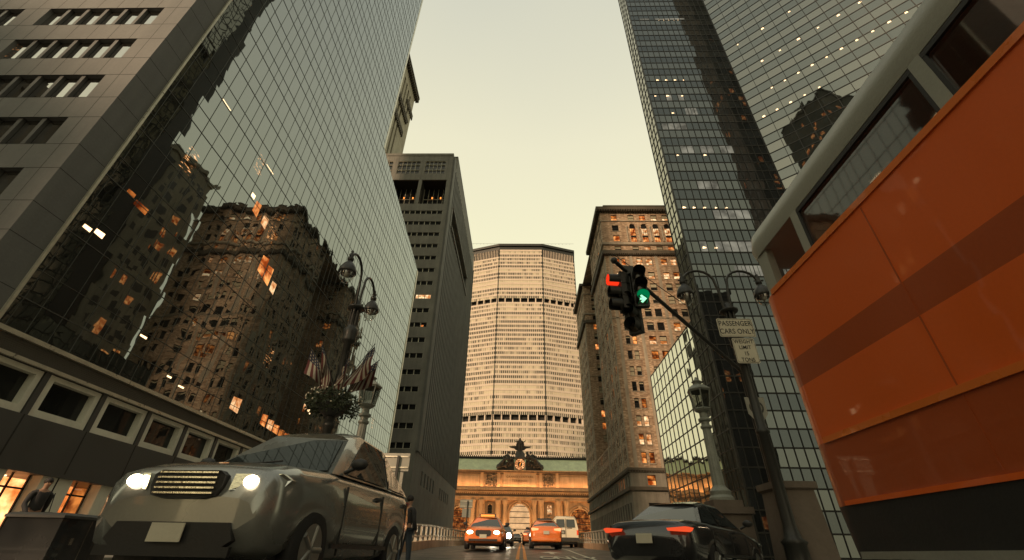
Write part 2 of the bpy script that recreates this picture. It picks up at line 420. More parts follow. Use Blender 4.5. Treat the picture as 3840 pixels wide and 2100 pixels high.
for k in range(60): mstrip(-.62 - .06, -.62 + .06, 30 + k * 2.2, 31.2 + k * 2.2, 0)
mstrip(2.45, 2.57, 16.0, 33.0, 0, 2.45, 2.57)
mstrip(-4.8, 4.8, 14.9, 15.6, 0)                       # stop line
for k in range(14): mstrip(-9.5 + k * 1.4, -8.9 + k * 1.4, 9.4, 12.6, 0)
mk.quad([(1.25, 21.9, zr(21.9) + .012), (1.45, 21.9, zr(21.9) + .012), (1.45, 23.2, zr(23.2) + .012), (1.25, 23.2, zr(23.2) + .012)], 0)
mk.quad([(.85, 23.2, zr(23.2) + .012), (1.85, 23.2, zr(23.2) + .012), (1.35, 24.7, zr(24.7) + .014)], 0)
mk.build('road_marking', ['paint', 'ypaint'])['kind'] = 'structure'
for k, ch in enumerate('ONLY'):
    yy = 18.2; sl = math.atan2(zr(19.6) - zr(16.8), 2.8)
    o = text_mesh('road_lettering', ch, 2.6, 'paint', None, (.95 + k * .52, yy, zr(yy) + .028), (sl, 0, 0), .002, .30)
    o['kind'] = 'structure'
for sx, nm in ((-1, 'left'), (1, 'right')):
    x0, x1 = (-20, -11) if sx < 0 else (11, 20)
    MB().box(x0 if sx > 0 else -60, x1 if sx < 0 else 60, 9.5, 184, G - .2, G + .14).build('sidewalk', 'sidewalk')['kind'] = 'structure'
MB().box(-60, -11, -60, -8.5, G - .2, G + .14).build('sidewalk', 'sidewalk')['kind'] = 'structure'
MB().box(11, 60, -60, -8.5, G - .2, G + .14).build('sidewalk', 'sidewalk')['kind'] = 'structure'

# viaduct parapets and railings
def rail(sx, label):
    t = thing('railing', label, 'railing', (0, 0, 0), 0, 'railings along the viaduct')
    kb = MB(); tr = MB(); X = sx * 5.0
    for a, b in zip(YS[5:], YS[6:]):
        kb.rings([[(X - .16, y, zr(y) - .3), (X + .16, y, zr(y) - .3), (X + .16, y, zr(y) + .34), (X - .16, y, zr(y) + .34)] for y in (a, b)], 0, True, False)
    kb.build('parapet', 'kerb', t)
    for h, r in ((1.02, .05), (.55, .035)):
        m = MB(); m.tube([(X, y, zr(y) + h) for y in YS[5:]], r, 8); m.build('rail', 'rail', t)
    y = 16.2; first = None
    while y < 160:
        if first is None:
            p = MB(); p.rings([[(-.03 * w, -.05, z), (.03 * w, -.05, z), (.03 * w, .05, z), (-.03 * w, .05, z)] for z, w in ((0, 2.4), (.35, 1.3), (.68, 1.6))], 0, True, False)
            first = p.build('post', 'rail', t); first.location = (X, y, zr(y) + .33)
        else:
            c = first.copy(); C.objects.link(c); c.parent = t; c.location = (X, y, zr(y) + .33)
        y += 1.25 if y < 60 else 2.5
    return t
rail(-1, 'pale steel railing on its parapet left of the viaduct, behind the oncoming taxi')
rail(1, 'pale steel railing on its parapet right of the viaduct, beside the white van')

# ------------------------------------------------------------------ A: stone and mirror-glass tower, left
def tower_a():
    t = thing('office_tower', 'tall near office tower, grey stone front at left and mirrored glass along the street', 'skyscraper')
    X = -20; Yf = 12.83; Yg = 14.29
    PF = lambda u, z, d: (u, Yf + d, z)
    holes = []; tops = [27.35 + 3.4 * k for k in range(-5, 14)]
    for tp in tops:
        for b0 in (-28.6, -37.2, -45.8): holes.append((b0, b0 + 7.03, tp - 1.88, tp))
    w = MB(); facade(w, PF, -55, X, 5.5, 75, holes, .26)
    facade(w, PF, -55, X, G, 5.5, [], .1)
    # return strip round the corner
    w.quad([(X, Yf, G), (X, Yg, G), (X, Yg, 130), (X, Yf, 130)]); w.quad([(-55, Yf, 75), (X, Yf, 75), (X, Yf, 130), (-55, Yf, 130)])
    for tp in tops + [27.35 + 3.4 * 14 + 3.4 * k for k in range(12)]:
        for z in (tp, tp - 1.88):
            pbox(w, PF, -55, X, z - .012, z + .012, -.004, .02, 1)
            w.box(X - .02, X + .004, Yf, Yg, z - .012, z + .012, 1)
    u = -20.86
    while u > -55:
        for tp in tops:
            pbox(w, PF, u - .01, u + .01, tp, tp + 1.52, -.003, .02, 1)
            if not any(h[0] <= u <= h[1] for h in holes[:3]): pbox(w, PF, u - .01, u + .01, tp - 1.88, tp, -.003, .02, 1)
        u -= 1.222
    w.build('stone_wall', ['stone', 'joint'], t)
    gm = glassmat('stone_front_window', (1, 0, 0), 1.22, 3.4, u0=-20.86, ior=4.5, jit=.01, wav=.012, lit=.13, lits=1.4, base=(.015, .014, .012))
    for tp in tops[:12]:
        for b0 in (-28.6, -37.2):
            m = MB(); m.quad([PF(b0, tp - 1.88, .22), PF(b0 + 7.03, tp - 1.88, .22), PF(b0 + 7.03, tp, .22), PF(b0, tp, .22)])
            wn = m.build('window', gm, t)
            for k in range(1, 6):
                p = MB(); uu = b0 + 1.17 * k; pbox(p, PF, uu - .10, uu + .10, tp - 1.88, tp, .05, .21); p.build('mullion', 'panel', wn)
    # glass skin
    zt = 130
    gl = glassmat('mirror_curtain_glass', (0, 1, 0), 1.0, 1.685, u0=14.3, z0=.22, ior=3.1, tint=(.90, .97, .99), jit=.0045, wav=.012, lit=.10, lits=2.2, base=(.010, .010, .009), maxz=26)
    g = MB(); g.quad([(X, Yg + .1, 7.1), (X, 41.9, 7.1), (X, 41.9, zt), (X, Yg + .1, zt)]); g.quad([(X, 41.9, 7.1), (X, 67.9, 7.1), (X, 67.9, 45.3), (X, 41.9, 48.9)])
    g.build('glass_skin', gl, t)
    mu = MB(); ys = []; y = 14.7 - 2.8
    while y < 68: ys += [y + o for o in (0, 1.05, 2.02, 2.8, 3.58, 4.55)]; y += 5.6
    for k, y in enumerate(ys):
        if 14.6 < y < 67.7:
            top = zt if y < 41.9 else 48.9 - (y - 41.9) * .138
            wd = .016 if k % 6 else .028; mu.box(X - .01, X + .02, y - wd / 2, y + wd / 2, 7.1, top - .02)
    k = 0; z = 8.2
    zz = [3.355 * k + 8.35 for k in range(37)]
    for z in zz:
        for dz, wd in ((0, .032), (1.25, .018)):
            q = z + dz; ye = 41.9 if q > 48.5 else 67.85
            if q > 46: ye = min(ye, 41.9 + (48.9 - q) / .138) if q < 48.9 else 41.9
            if q < zt: mu.box(X - .01, X + .028, Yg + .1, ye, q - wd / 2, q + wd / 2)
    mu.build('mullions', 'mull', t)
    e = MB()
    e.box(X - .02, X + .10, Yg - .02, Yg + .10, 6.3, zt)
    e.box(X - .5, X + .10, 67.9, 68.35, G, 45.1); e.box(X - 2, X + .03, 41.9, 42.35, 48.95, zt)
    e.box(X - .02, X + .16, Yg, 67.9, 6.92, 7.1); e.box(X - .02, X + .12, Yf, 67.9, 6.16, 6.3)
    e.build('edge_trim', 'trim', t)
    lv = MB(); lv.box(X - .3, X, Yf, 67.9, 6.3, 6.92)
    for k in range(8): lv.box(X, X + .03, Yg, 67.9, 6.32 + k * .075, 6.35 + k * .075)
    lv.build('louver_band', 'louver', t)
    # body behind
    bd = MB(); bd.box(-60, X - .75, Yg + .8, 41.8, 2.65, zt - .1); bd.box(-60, X - .75, 41.8, 67.8, 2.65, 44.8); bd.box(-60, X - 2.5, Yg + .8, 67.8, G, 2.64); bd.box(-60, -55, Yf, Yg + .8, G, zt); bd.build('core', 'panel', t)
    # mezzanine: pale frames with sunk windows, dark panels under them
    PS = lambda u, z, d: (X - d, u, z)
    js = [14.3, 17.25, 20.2, 23.2, 26.22, 29.25, 32.3, 35.3, 38.3, 41.3, 44.3, 47.3, 50.3, 53.3, 56.3, 59.3, 62.3, 65.3, 67.9]
    wl = MB(); hs = [(a + .12, b - .12, 4.42, 6.14) for a, b in zip(js, js[1:])]
    facade(wl, PS, Yf, 67.9, 2.6, 6.2, hs, .8)
    for j in js: wl.box(X - .02, X + .006, j - .03, j + .03, 2.6, 4.42, 1)
    wl.box(X - 2.5, X, Yf, 67.9, 2.45, 2.6)
    wl.build('panel_wall', ['panel', 'joint'], t)
    for a, b in zip(js, js[1:]):
        fr = MB(); facade(fr, lambda u, z, d: (X - .06 - d, u, z), a + .16, b - .16, 4.42, 6.12, [(a + .42, b - .40, 4.70, 5.92)], .34)
        f = fr.build('window', 'palepanel', t)
        p = MB(); p.quad([(X - .38, a + .16, 4.42), (X - .38, b - .16, 4.42), (X - .38, b - .16, 6.14), (X - .38, a + .16, 6.14)]); p.build('pane', 'darkwin', f)
    # street level: columns, lit shop windows
    for j in js[:-1]:
        c = MB(); c.box(X - .7, X - .15, j - .72, j + .72, G, 2.45)
        c.box(X - .16, X - .14, j - .03, j + .03, G, 2.45, 1); c.build('column', ['palepanel', 'joint'], t)
    for k, (a, b) in enumerate(zip(js, js[1:])):
        sf = MB(); sf.box(X - 2.4, X - 2.35, a - .3, b + .3, G, 2.45); o = sf.build('shop_window', 'interior' if k < 9 and k % 4 != 3 else 'lit_d', t)
        fr = MB()
        for u in (a + .73, (a + b) / 2, b - .76): fr.box(X - .72, X - .66, u - .03, u + .03, G, 2.45)
        for z in (G + .5, 1.9): fr.box(X - .72, X - .66, a + .7, b - .7, z, z + .07)
        fr.box(X - 2.0, X - 1.0, a + .8, b - .8, G, G + .75); fr.box(X - 1.4, X - 1.0, a + .9, a + 1.2, G, 1.6)
        fr.build('frame', 'darkmetal', o)
        lp = MB()
        for q in range(2): lp.box(X - 1.9, X - 1.7, a + .8 + q * 1.0, a + 1.2 + q * 1.0, 2.40, 2.67)
        lp.build('ceiling_lamp', 'spark', o)
    # a few brightly lit office rooms behind the mirror glass
    for (y, z, w_, h_, mt) in ((14.95, 12.2, .42, .22, 'spark'), (15.5, 12.3, .5, .3, 'spark'), (29.3, 8.0, 1.1, 1.0, 'lit_y'), (33.4, 8.0, .8, .9, 'lit_o'), (34.4, 7.95, .9, .8, 'lit_y'), (35.4, 7.9, .9, .7, 'lit_o'), (36.4, 7.85, .9, .6, 'lit_d'), (37.4, 7.8, .9, .6, 'lit_o'), (23.9, 21.0, .7, 1.2, 'lit_o'), (25.2, 20.9, .75, 1.0, 'lit_y'), (26.8, 17.6, .85, 1.7, 'lit_o'), (27.75, 17.4, .85, 1.6, 'lit_o'), (28.9, 17.2, .7, 1.0, 'lit_y'), (23.2, 21.9, .45, .4, 'spark'), (17.5, 25.2, .95, .07, 'spark'), (23.3, 25.3, 1.1, .06, 'spark'), (39.3, 10.9, .7, .5, 'lit_y'), (40.2, 10.8, .8, .5, 'spark'), (15.7, 15.1, .5, .25, 'lit_d'), (16.3, 14.8, .9, .4, 'lit_d'), (20.3, 9.3, .5, .12, 'spark'), (23.1, 8.1, .4, .1, 'spark'), (24.2, 7.9, .5, .1, 'spark')):
        MB().quad([(X + .004, y, z + .1 * h_), (X + .004, y + w_ * .96, z), (X + .004, y + w_, z + h_), (X + .004, y + w_ * .05, z + h_ * .92)]).build('lit_room', mt, t)
tower_a()

# ------------------------------------------------------------------ B: ribbed concrete tower, left middle
def tower_b():
    t = thing('concrete_tower', 'dark ribbed concrete tower with open loggia near its top, left of the station', 'skyscraper')
    X = -20; Y = 85.5; PF = lambda u, z, d: (u, Y + d, z)
    rows = [75.54 - 3.62 * k for k in range(17)]
    holes = [(-42, -21.05, r - 1.15, r) for r in rows]
    tw = [(-35.45, -29.2), (-27.7, -22.0), (-43, -37.0)]
    holes += [(a, b, 89.1, 94.1) for a, b in tw]
    lg = [(-35.9, -28.75), (-27.85, -21.1), (-43, -36.8)]
    holes += [(a, b, 77.9, 86.7) for a, b in lg]
    w = MB(); facade(w, PF, -44, X, 12, 97, holes, .45)
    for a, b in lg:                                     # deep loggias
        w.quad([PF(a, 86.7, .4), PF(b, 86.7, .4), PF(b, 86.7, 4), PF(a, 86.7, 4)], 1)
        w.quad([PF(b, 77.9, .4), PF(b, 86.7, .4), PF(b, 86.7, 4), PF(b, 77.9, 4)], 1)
    w.quad([PF(-44, G, 0), PF(X, G, 0), PF(X, 12, 0), PF(-44, 12, 0)])
    w.box(-44, X, Y + 6, Y + 6.3, 97, 102); w.quad([(-44, Y, 97), (X, Y, 97), (X, Y + 6, 97), (-44, Y + 6, 97)])
    w.box(-44.0, X - .01, Y - .12, Y - .004, 96.2, 97.1)
    u = X - 1.3
    while u > -44: pbox(w, PF, u - .02, u + .02, 86.8, 96.1, -.006, .02, 1); u -= 1.42
    w.build('south_wall', ['concrete_tan', 'joint'], t)
    for k, r in enumerate(rows):
        m = MB(); m.quad([PF(-42, r - 1.15, .4), PF(-21.05, r - 1.15, .4), PF(-21.05, r, .4), PF(-42, r, .4)]); wn = m.build('window', 'darkwin', t)
        f = MB(); uu = -21.07 
        while uu > -42: pbox(f, PF, uu - .06, uu + .06, r - 1.15, r, .1, .38); uu -= 1.43
        pbox(f, PF, -42, -21.05, r - 1.15, r - 1.07, .1, .36)
        f.build('frame', 'white_frame', wn)
    MB().quad([PF(-24.6, 45.6 + 3.62, .37), PF(-21.2, 45.6 + 3.62, .37), PF(-21.2, 50.2, .37), PF(-24.6, 50.2, .37)]).build('lit_room', 'lit_y', t)
    MB().quad([PF(-22.6, 42.1, .37), PF(-21.9, 42.1, .37), PF(-21.9, 42.5, .37), PF(-22.6, 42.5, .37)]).build('lit_room', 'lit_o', t)
    for a, b in tw:
        m = MB(); m.quad([PF(a, 89.1, .4), PF(b, 89.1, .4), PF(b, 94.1, .4), PF(a, 94.1, .4)]); wn = m.build('window', 'darkwin', t)
        f = MB()
        for k in range(6): u = a + (b - a) * k / 5; pbox(f, PF, u - .05, u + .05, 89.1, 94.1, .15, .38)
        for z in (89.15, 90.6, 92.6, 94.0): pbox(f, PF, a, b, z - .05, z + .05, .12, .36)
        f.build('frame', 'white_frame', wn)
    for a, b in lg:
        m = MB(); m.quad([PF(a, 77.9, 4), PF(b, 77.9, 4), PF(b, 86.7, 4), PF(a, 86.7, 4)]); wn = m.build('window', 'darkwin', t)
        f = MB()
        for k in range(6): u = a + (b - a) * k / 5; pbox(f, PF, u - .05, u + .05, 77.9, 86.7, 3.8, 3.95)
        for z in (79.9, 82.9): pbox(f, PF, a, b, z - .05, z + .05, 3.78, 3.93)
        f.build('frame', 'white_frame', wn)
        MB().box(a + .3, b - .3, Y + 3.6, Y + 3.75, 78.0, 78.2).build('lit_room', 'amber', t)
        for q in (.35, .7): MB().box(a + (b - a) * q, a + (b - a) * q + .3, Y + 3.6, Y + 3.7, 83.0, 83.6).build('lit_room', 'amber', t)
    # street side: base, ribs, mechanical slot, blank top
    PS = lambda u, z, d: (X - d, u, z)
    s = MB(); sl = [(93.2, 129.2, 76.3, 82.6)]
    lo = [(93.2 + 3.3 * k, 94.6 + 3.3 * k, 11.2, 13.8) for k in range(5)] + [(116 + 3.3 * k, 117.4 + 3.3 * k, 10.9, 13.4) for k in range(5)]
    facade(s, PS, Y, 144.5, G, 97, sl + lo, 1.2)
    s.box(X - 24, X, 91.6, 144.5, 97, 102.2); s.box(X - 24, X + .06, 91.4, 144.6, 102.2, 102.5)
    s.quad([(-44, 144.5, G), (X, 144.5, G), (X, 144.5, 97), (-44, 144.5, 97)])
    s.quad([(X - 1.2, 93, 76), (X - 1.2, 129.4, 76), (X - 1.2, 129.4, 83), (X - 1.2, 93, 83)], 1)
    s.quad([(X - 1.2, 92, 10), (X - 1.2, 132, 10), (X - 1.2, 132, 14.5), (X - 1.2, 92, 14.5)], 1)
    s.box(X - .01, X + .5, Y + .3, Y + 2.2, 16.2, 96.2)
    s.box(X - .01, X + .35, 143.7, 144.5, 16.2, 95.4)
    s.box(X, X + .42, 92.6, 129.8, 75.6, 76.3); s.box(X, X + .25, 92.6, 129.8, 82.7, 83.2)
    s.build('street_wall', ['concrete', 'joint'], t)
    y = 89.3
    r = MB()
    while y < 143.5:
        segs = ((16.2, 75.5), (83.3, 95.4)) if 92.8 < y < 129.5 else ((16.2, 95.4),)
        for a, b in segs: r.box(X - .01, X + .17, y - .24, y + .24, a, b)
        y += 1.94
    r.build('ribs', 'concrete', t)
    d = MB(); y = 90.27
    while y < 143: d.box(X - .01, X + .012, y - .62, y + .62, 16.3, 75.4); d.box(X - .01, X + .012, y - .62, y + .62, 83.3, 95.3); y += 1.94
    d.build('window_slots', 'darkmetal', t)['kind'] = 'stuff'
    lp = MB(); lp.box(X - .0, X + .02, 88.3, 144.5, 95.4, 97); lp.build('parapet_band', 'concrete_tan', t)
tower_b()

# ------------------------------------------------------------------ E: old masonry tower behind, left
def tower_e():
    t = thing('masonry_tower', 'old pale masonry tower with bracketed cornices, peeping out behind the mirrored tower', 'skyscraper')
    X = -48; Y0 = 92.; Y1 = 117.6; PS = lambda u, z, d: (X - d, u, z)
    w = MB()
    bays = [94.5 + 2.9 * k for k in range(8)]
    holes = [(b, b + 1.3, 40, 146) for b in bays[:5]] + [(b, b + 1.3, 150, 163) for b in bays[2:7]]
    facade(w, PS, Y0, Y1, 20, 170, holes, .9)
    for h in holes: w.quad([PS(h[0], h[2], .85), PS(h[1], h[2], .85), PS(h[1], h[3], .85), PS(h[0], h[3], .85)], 1)
    w.box(-85, X - .9, Y0, Y1, 20, 170); w.quad([(-85, Y0, 20), (X, Y0, 20), (X, Y0, 170), (-85, Y0, 170)])
    for h in holes[-5:]: arch_fill(w, PS, h[0], h[1], h[2], h[3], -.01, .8)
    w.build('wall', ['limestone', 'dark_cornice'], t)
    for z, ov, y0, y1 in ((170, 1.7, Y0 - 1, Y1 + 1.4), (148, .9, Y0 + 2, 114), (139, .7, Y0 + 2, 112), (157, .6, 110, Y1 + .6)):
        c = MB(); c.box(X - 1, X + ov, y0, y1, z - .4, z + .6); c.box(X - 1, X + ov * .7, y0, y1, z - 1.2, z - .4)
        y = y0 + .3
        while y < y1: c.box(X, X + ov * .85, y, y + .45, z - 2.0, z - .4); y += 1.1
        c.build('cornice', 'dark_cornice', t)
tower_e()

# ------------------------------------------------------------------ C: dark glass tower with angled wing, right
def tower_c():
    t = thing('dark_glass_tower', 'tall dark glass tower with angled wing and gridded panes on the right of the street', 'skyscraper')
    H = 150; yf = 43.1
    S2 = math.hypot(.75, .66); wd = (.75 / S2, -.66 / S2)
    gf = glassmat('gridded_glass_south', (1, 0, 0), .937, 1.735, u0=19.78 , z0=.21, base=(.012, .013, .014), ior=2.5, tint=(.56, .61, .63), alt=(.38, .43, .47), jit=.004, wav=.006, lit=0)
    gs = glassmat('gridded_glass_west', (0, 1, 0), 1.1, 1.735, u0=43.1, z0=.21, base=(.012, .013, .014), ior=4., tint=(.95, .92, .8), jit=.004, wav=.01)
    gw = glassmat('gridded_glass_angled', (wd[0], wd[1], 0), 1.9, 1.735, u0=0, z0=.21, base=(.012, .013, .013), ior=2.9, tint=(.82, .84, .80), alt=(.62, .67, .67), jit=.004, wav=.008, lit=0)
    gp = glassmat('podium_glass', (0, 1, 0), 1.64, 1.8, u0=46.4, z0=.2, base=(.012, .013, .013), ior=9, tint=(1, .98, .86), jit=.008, wav=.012)
    g = MB(); g.quad([(20, yf, G), (35, yf, G), (35, yf, H), (20, yf, H)]); g.build('south_glass', gf, t)
    g = MB(); g.quad([(20, yf, G), (20, 46.5, G), (20, 46.5, H), (20, yf, H)]); g.build('west_glass', gs, t)
    Lw = 42; e = (35 + wd[0] * Lw, yf + wd[1] * Lw)
    g = MB(); g.quad([(35, yf, G), (e[0], e[1], G), (e[0], e[1], H), (35, yf, H)]); g.build('angled_glass', gw, t)
    g = MB(); g.quad([(20, 46.5, G), (20, 65.5, G), (20, 65.5, 23.8), (20, 46.5, 23.8)]); g.build('podium_glass', gp, t)
    m = MB(); zs = [.21 + 1.735 * k for k in range(0, 87)]
    u = 19.78 + .937
    while u < 35: m.box(u - .035, u + .035, yf - .07, yf + .01, G, H - .02); u += .937
    for z in zs:
        m.box(20.0, 34.98, yf - .055, yf + .01, z - .07, z + .07)
        if z < H: m.box(19.945, 20.01, yf + .02, 46.5, z - .06, z + .06)
    for y in (44.2, 45.3, 46.45): m.box(19.93, 20.01, y - .04, y + .04, G, H)
    m.box(19.9, 20.1, yf - .1, yf + .1, G, H)
    for k in range(23):
        a = k * 1.9; p = (35 + wd[0] * a, yf + wd[1] * a); n = (-.66 / S2, -.75 / S2)
        q = [(p[0] + wd[0] * s * .035 + n[0] * d, p[1] + wd[1] * s * .035 + n[1] * d) for s, d in ((-1, -.01), (1, -.01), (1, .06), (-1, .06))]
        m.rings([[(x, y, z) for x, y in q] for z in (G, H)], 0, True, False)
    for z in zs:
        q = [(35 + n[0] * d, yf + n[1] * d) for d in (-.01, .05)]; r = [(e[0] + n[0] * d, e[1] + n[1] * d) for d in (-.01, .05)]
        m.rings([[(x, y, z + s * .07) for (x, y), s in ((q[0], -1), (q[1], -1), (q[1], 1), (q[0], 1))], [(x, y, z + s * .07) for (x, y), s in ((r[0], -1), (r[1], -1), (r[1], 1), (r[0], 1))]], 0, True, False)
    for k, z in enumerate([23.8, 21.95, 20.15, 18.4, 16.6, 14.75, 12.9, 11.1, 9.3, 7.5, 5.7, 3.9, 2.1]): m.box(19.95, 20.01, 46.5, 65.6, z - .06, z + .06)
    for k in range(13): y = 46.5 + 1.59 * k; m.box(19.94, 20.01, y - .045, y + .045, G, 23.85)
    m.build('mullions', 'darkmetal', t)
    b = MB(); b.box(20.05, 34.5, 46.6, 65.6, G, 23.75)
    b.rings([[(x, y, z) for x, y in ((20.08, yf + .08), (20.08, 46.45), (34.05, 61.9), (70, 62), (70, 16), (e[0] + .1, e[1] + .1), (35.1, yf + .1))] for z in (G, H - .05)], 0, True, False)
    b.build('core', 'joint', t)
    for z, a, b_, h_ in ((85.2, 21.7, 29.4, .7), (61.0, 22.6, 25.4, 1.5), (57.6, 24.0, 27.0, 1.5), (54.0, 20.8, 24.5, 1.5), (49.0, 21.7, 29.2, 1.5), (41.9, 22.6, 26.3, 1.5), (36.7, 24.5, 29.2, 1.5), (31.6, 21.7, 28.2, 1.5), (28.0, 25, 33, 1.5)):
        u = a
        while u < b_: MB().quad([(u + .05, yf - .004, z - .0), (u + .88, yf - .004, z), (u + .88, yf - .004, z + h_), (u + .05, yf - .004, z + h_)]).build('lit_room', 'emit_pale', t) if (int(u * 7 + z) % 5) else None; u += .937
    # rows of ceiling lamps seen through the panes
    rr = random.Random(5)
    for z, a, b_, st in ((84.9, 25.4, 29.6, .82), (38.3, 21.0, 27.6, 1.45), (66.1, 22.0, 28.0, 1.6), (61.9, 21.0, 27, 2.1), (57.6, 23.0, 26, 2.9), (48.2, 22, 26, 3.4), (31.8, 22.2, 24, 1.5)):
        m = MB(); x = a
        while x < b_:
            s = .16 + .1 * rr.random(); pass
            m = MB(); m.quad([(x - s, yf - .006, z + .2), (x + s, yf - .006, z + .3), (x + s * .7, yf - .006, z + .2 + s), (x - s * .6, yf - .006, z + .3 + s)]); m.build('ceiling_lamp', 'spark', t); x += st * (.85 + .3 * rr.random())
    for z, a, b_, st in ((60.6, 3.6, 25, 1.8), (67.2, 4, 22, 2.6), (55.9, 1.2, 10, 1.8), (74.3, 2, 12, 4.), (49.5, 12, 30, 3.)):
        m = MB(); x = a
        while x < b_:
            s = .13 + .08 * rr.random(); P = lambda u, z: (35 + wd[0] * u + n[0] * .006, yf + wd[1] * u + n[1] * .006, z)
            m = MB(); m.quad([P(x - s, z), P(x + s, z), P(x + s * .8, z + s * 1.6), P(x - s * .8, z + s * 1.6)]); m.build('ceiling_lamp', 'spark', t); x += st
tower_c()

# ------------------------------------------------------------------ D: brick tower with arcade, right
def tower_d():
    t = thing('brick_tower', 'tall mottled brick tower with an arcade of lit arched windows under its cornice', 'building')
    X = 20; Y = 86.8; X1 = 46; PF = lambda u, z, d: (u, Y + d, z); PS = lambda u, z, d: (X + d, u, z)
    rows = [61.4, 57.5, 54.3, 50.95, 47.5, 44.1, 40.8, 37.35, 33.8, 30.5, 27.05, 23.6, 20.15, 16.8]
    H = []                                               # (u0,u1,z0,z1,kind)
    pairs = [(22.45, 23.42), (23.9, 24.9)]; big = [(27.5, 29.05), (29.78, 31.33), (33.4, 34.9), (35.72, 37.2), (39.4, 40.9), (41.7, 43.2)]
    rr = random.Random(11)
    lit1 = {61.4: 'oo', 57.5: 'yy', 40.8: 'no', 33.8: 'bb', 30.5: 'nn', 27.05: 'nd', 23.6: 'yy', 20.15: 'yy', 16.8: 'od'}
    lit2 = {61.4: 'yyyy', 57.5: 'yyyy', 54.3: 'bbbb', 50.95: 'bbby', 47.5: 'nnnn', 44.1: 'nnyb', 40.8: 'yynn', 37.35: 'dddn'}
    for r in rows:
        for k, (a, b) in enumerate(pairs): H.append((a, b, r - 2.0, r, lit1.get(r, 'nb')[k]))
        for k, (a, b) in enumerate(big): H.append((a, b, r - 2.0, r, lit2.get(r, 'nnnn')[k % 4] if k < 4 else rr.choice('nnyb')))
    cs = [23.5, 27.85, 30.8, 33.75, 36.6, 41]
    for k, c in enumerate(cs): H.append((c - .78, c + .78, 73.3, 75.2, 'oboyyo'[k])); H.append((c - .78, c + .78, 63.7, 65.1, 'bbyboy'[k]))
    for a, k in ((69.85, 'n'), (66.6, 'o')): H.append((22.7, 24.35, a, a + 1.93, k)); H.append((40.2, 41.85, a, a + 1.93, 'o'))
    arches = [(c - .73, c + .73, 66.5, 72.3, k) for c, k in zip(cs[1:5], 'oyyy')]
    H.append((22.95, 24.5, 11.05, 12.8, 'o')); H += [(28, 29.6, 11.05, 12.8, 'n'), (31, 32.6, 11.05, 12.8, 'n')]
    w = MB(); facade(w, PF, X, X1, 13.9, 77, [h[:4] for h in H if h[2] > 13.9] + [h[:4] for h in arches], .32)
    for h in arches: arch_fill(w, PF, h[0], h[1], h[2], h[3], 0, .32)
    # street wall, two wings with a light court between
    SH = []; rr2 = random.Random(3)
    for r in [75.0 - 3.37 * k for k in range(18)]:
        if 60 < r < 63.9: continue
        for (a, b) in ((88.2, 89.1), (89.6, 90.5), (93.3, 94.3), (94.8, 95.8), (98.2, 99.2), (99.7, 100.7), (102.6, 103.4), (104.0, 104.8), (124.9, 125.8), (128, 129), (129.5, 130.5), (133, 134), (134.5, 135.5), (138, 139), (139.5, 140.5), (141.6, 142.5)):
            if (r - 2) > 14.2: SH.append((a, b, r - 2.0, r))
        if r < 22.5:
            for k in range(10): SH.append((107.2 + 1.75 * k, 108.2 + 1.75 * k, r - 2, r)) if r - 2 > 14.2 else None
    zc = 21.5
    facade(w, PS, Y, 106, 13.9, 77, [h for h in SH if h[1] < 106], .13)
    facade(w, PS, 106, 124, 13.9, zc, [h for h in SH if 106 < h[0] < 124 and h[3] < zc], .13)
    facade(w, PS, 124, 143.6, 13.9, 77, [h for h in SH if h[0] > 124], .13)
    w.quad([(X, 106, zc), (27, 106, zc), (27, 124, zc), (X, 124, zc)]); w.quad([(27, 106, zc), (27, 124, zc), (27, 124, 77), (27, 106, 77)])
    w.quad([(X, 106, zc), (27, 106, zc), (27, 106, 77), (X, 106, 77)])
    court = [(22.4, 24.0, 74 - 3.4 * k, 75.9 - 3.4 * k, rr2.choice('nndobn')) for k in range(15)]
    facade(w, lambda u, z, d: (u, 124 + d, z), X, 27, zc, 77, [h[:4] for h in court], .32)
    w.quad([(X, 143.6, G), (X1, 143.6, G), (X1, 143.6, 77), (X, 143.6, 77)]); w.quad([(X, Y, 77), (X1, Y, 77), (X1, 143.6, 77), (X, 143.6, 77)])
    w.build('brick_wall', 'brick', t)
    # base
    b = MB(); sb = [(87.6 + 2.35 * k, 88.6 + 2.35 * k, 11.0, 12.9) for k in range(24)] + [(88.3 + 2.35 * k, 89.4 + 2.35 * k, 5.6, 8.4) for k in range(23)] + [(88.3 + 4.7 * k, 91 + 4.7 * k, G, 3.4) for k in range(11)]
    facade(b, lambda u, z, d: (X - .12 + d, u, z), Y - .12, 143.6, G, 13.5, sb, .14)
    facade(b, lambda u, z, d: (u, Y - .12 + d, z), X - .12, X1, G, 13.5, [h[:4] for h in H if h[2] < 13] + [(22.6, 24.8, 5.4, 8.2), (27.5, 29.5, 5.4, 8.2), (31.5, 33.5, 5.4, 8.2)], .45)
    b.build('stone_base', 'brick_base', t)
    def band(name, z0, z1, ov, mat, dent=0):
        X0 = X - ov; Y0 = Y - ov
        segs = [(Y0, 106 + .1), (124 - .1, 143.7)] if z0 > 22 else [(Y0, 143.7)]
        for a, b2 in segs:
            c = MB(); near_ = a == Y0
            if near_: c.box(X0, X1, Y0, Y + .05, z0, z1)
            elif z0 > 22: c.box(X + .051, 27, 124 - ov, 124.05, z0, z1)
            c.box(X0, X + .05, a + (ov + .051 if near_ else 0), b2, z0, z1)
            if dent:
                u = X0 + .1
                while near_ and u < X1: c.box(u, u + dent, Y0 + .06, Y + .02, z0 - dent * 1.1, z0 - .002); u += dent * 2
                y = a + ov + .2
                while y < b2: c.box(X0 + .06, X + .02, y, y + dent, z0 - dent * 1.1, z0 - .002); y += dent * 2
            c.build(name, mat, t)
    band('cornice', 76.3, 77.25, 1.1, 'dark_cornice', .32); band('string_course', 73.0, 73.22, .22, 'brick_trim')
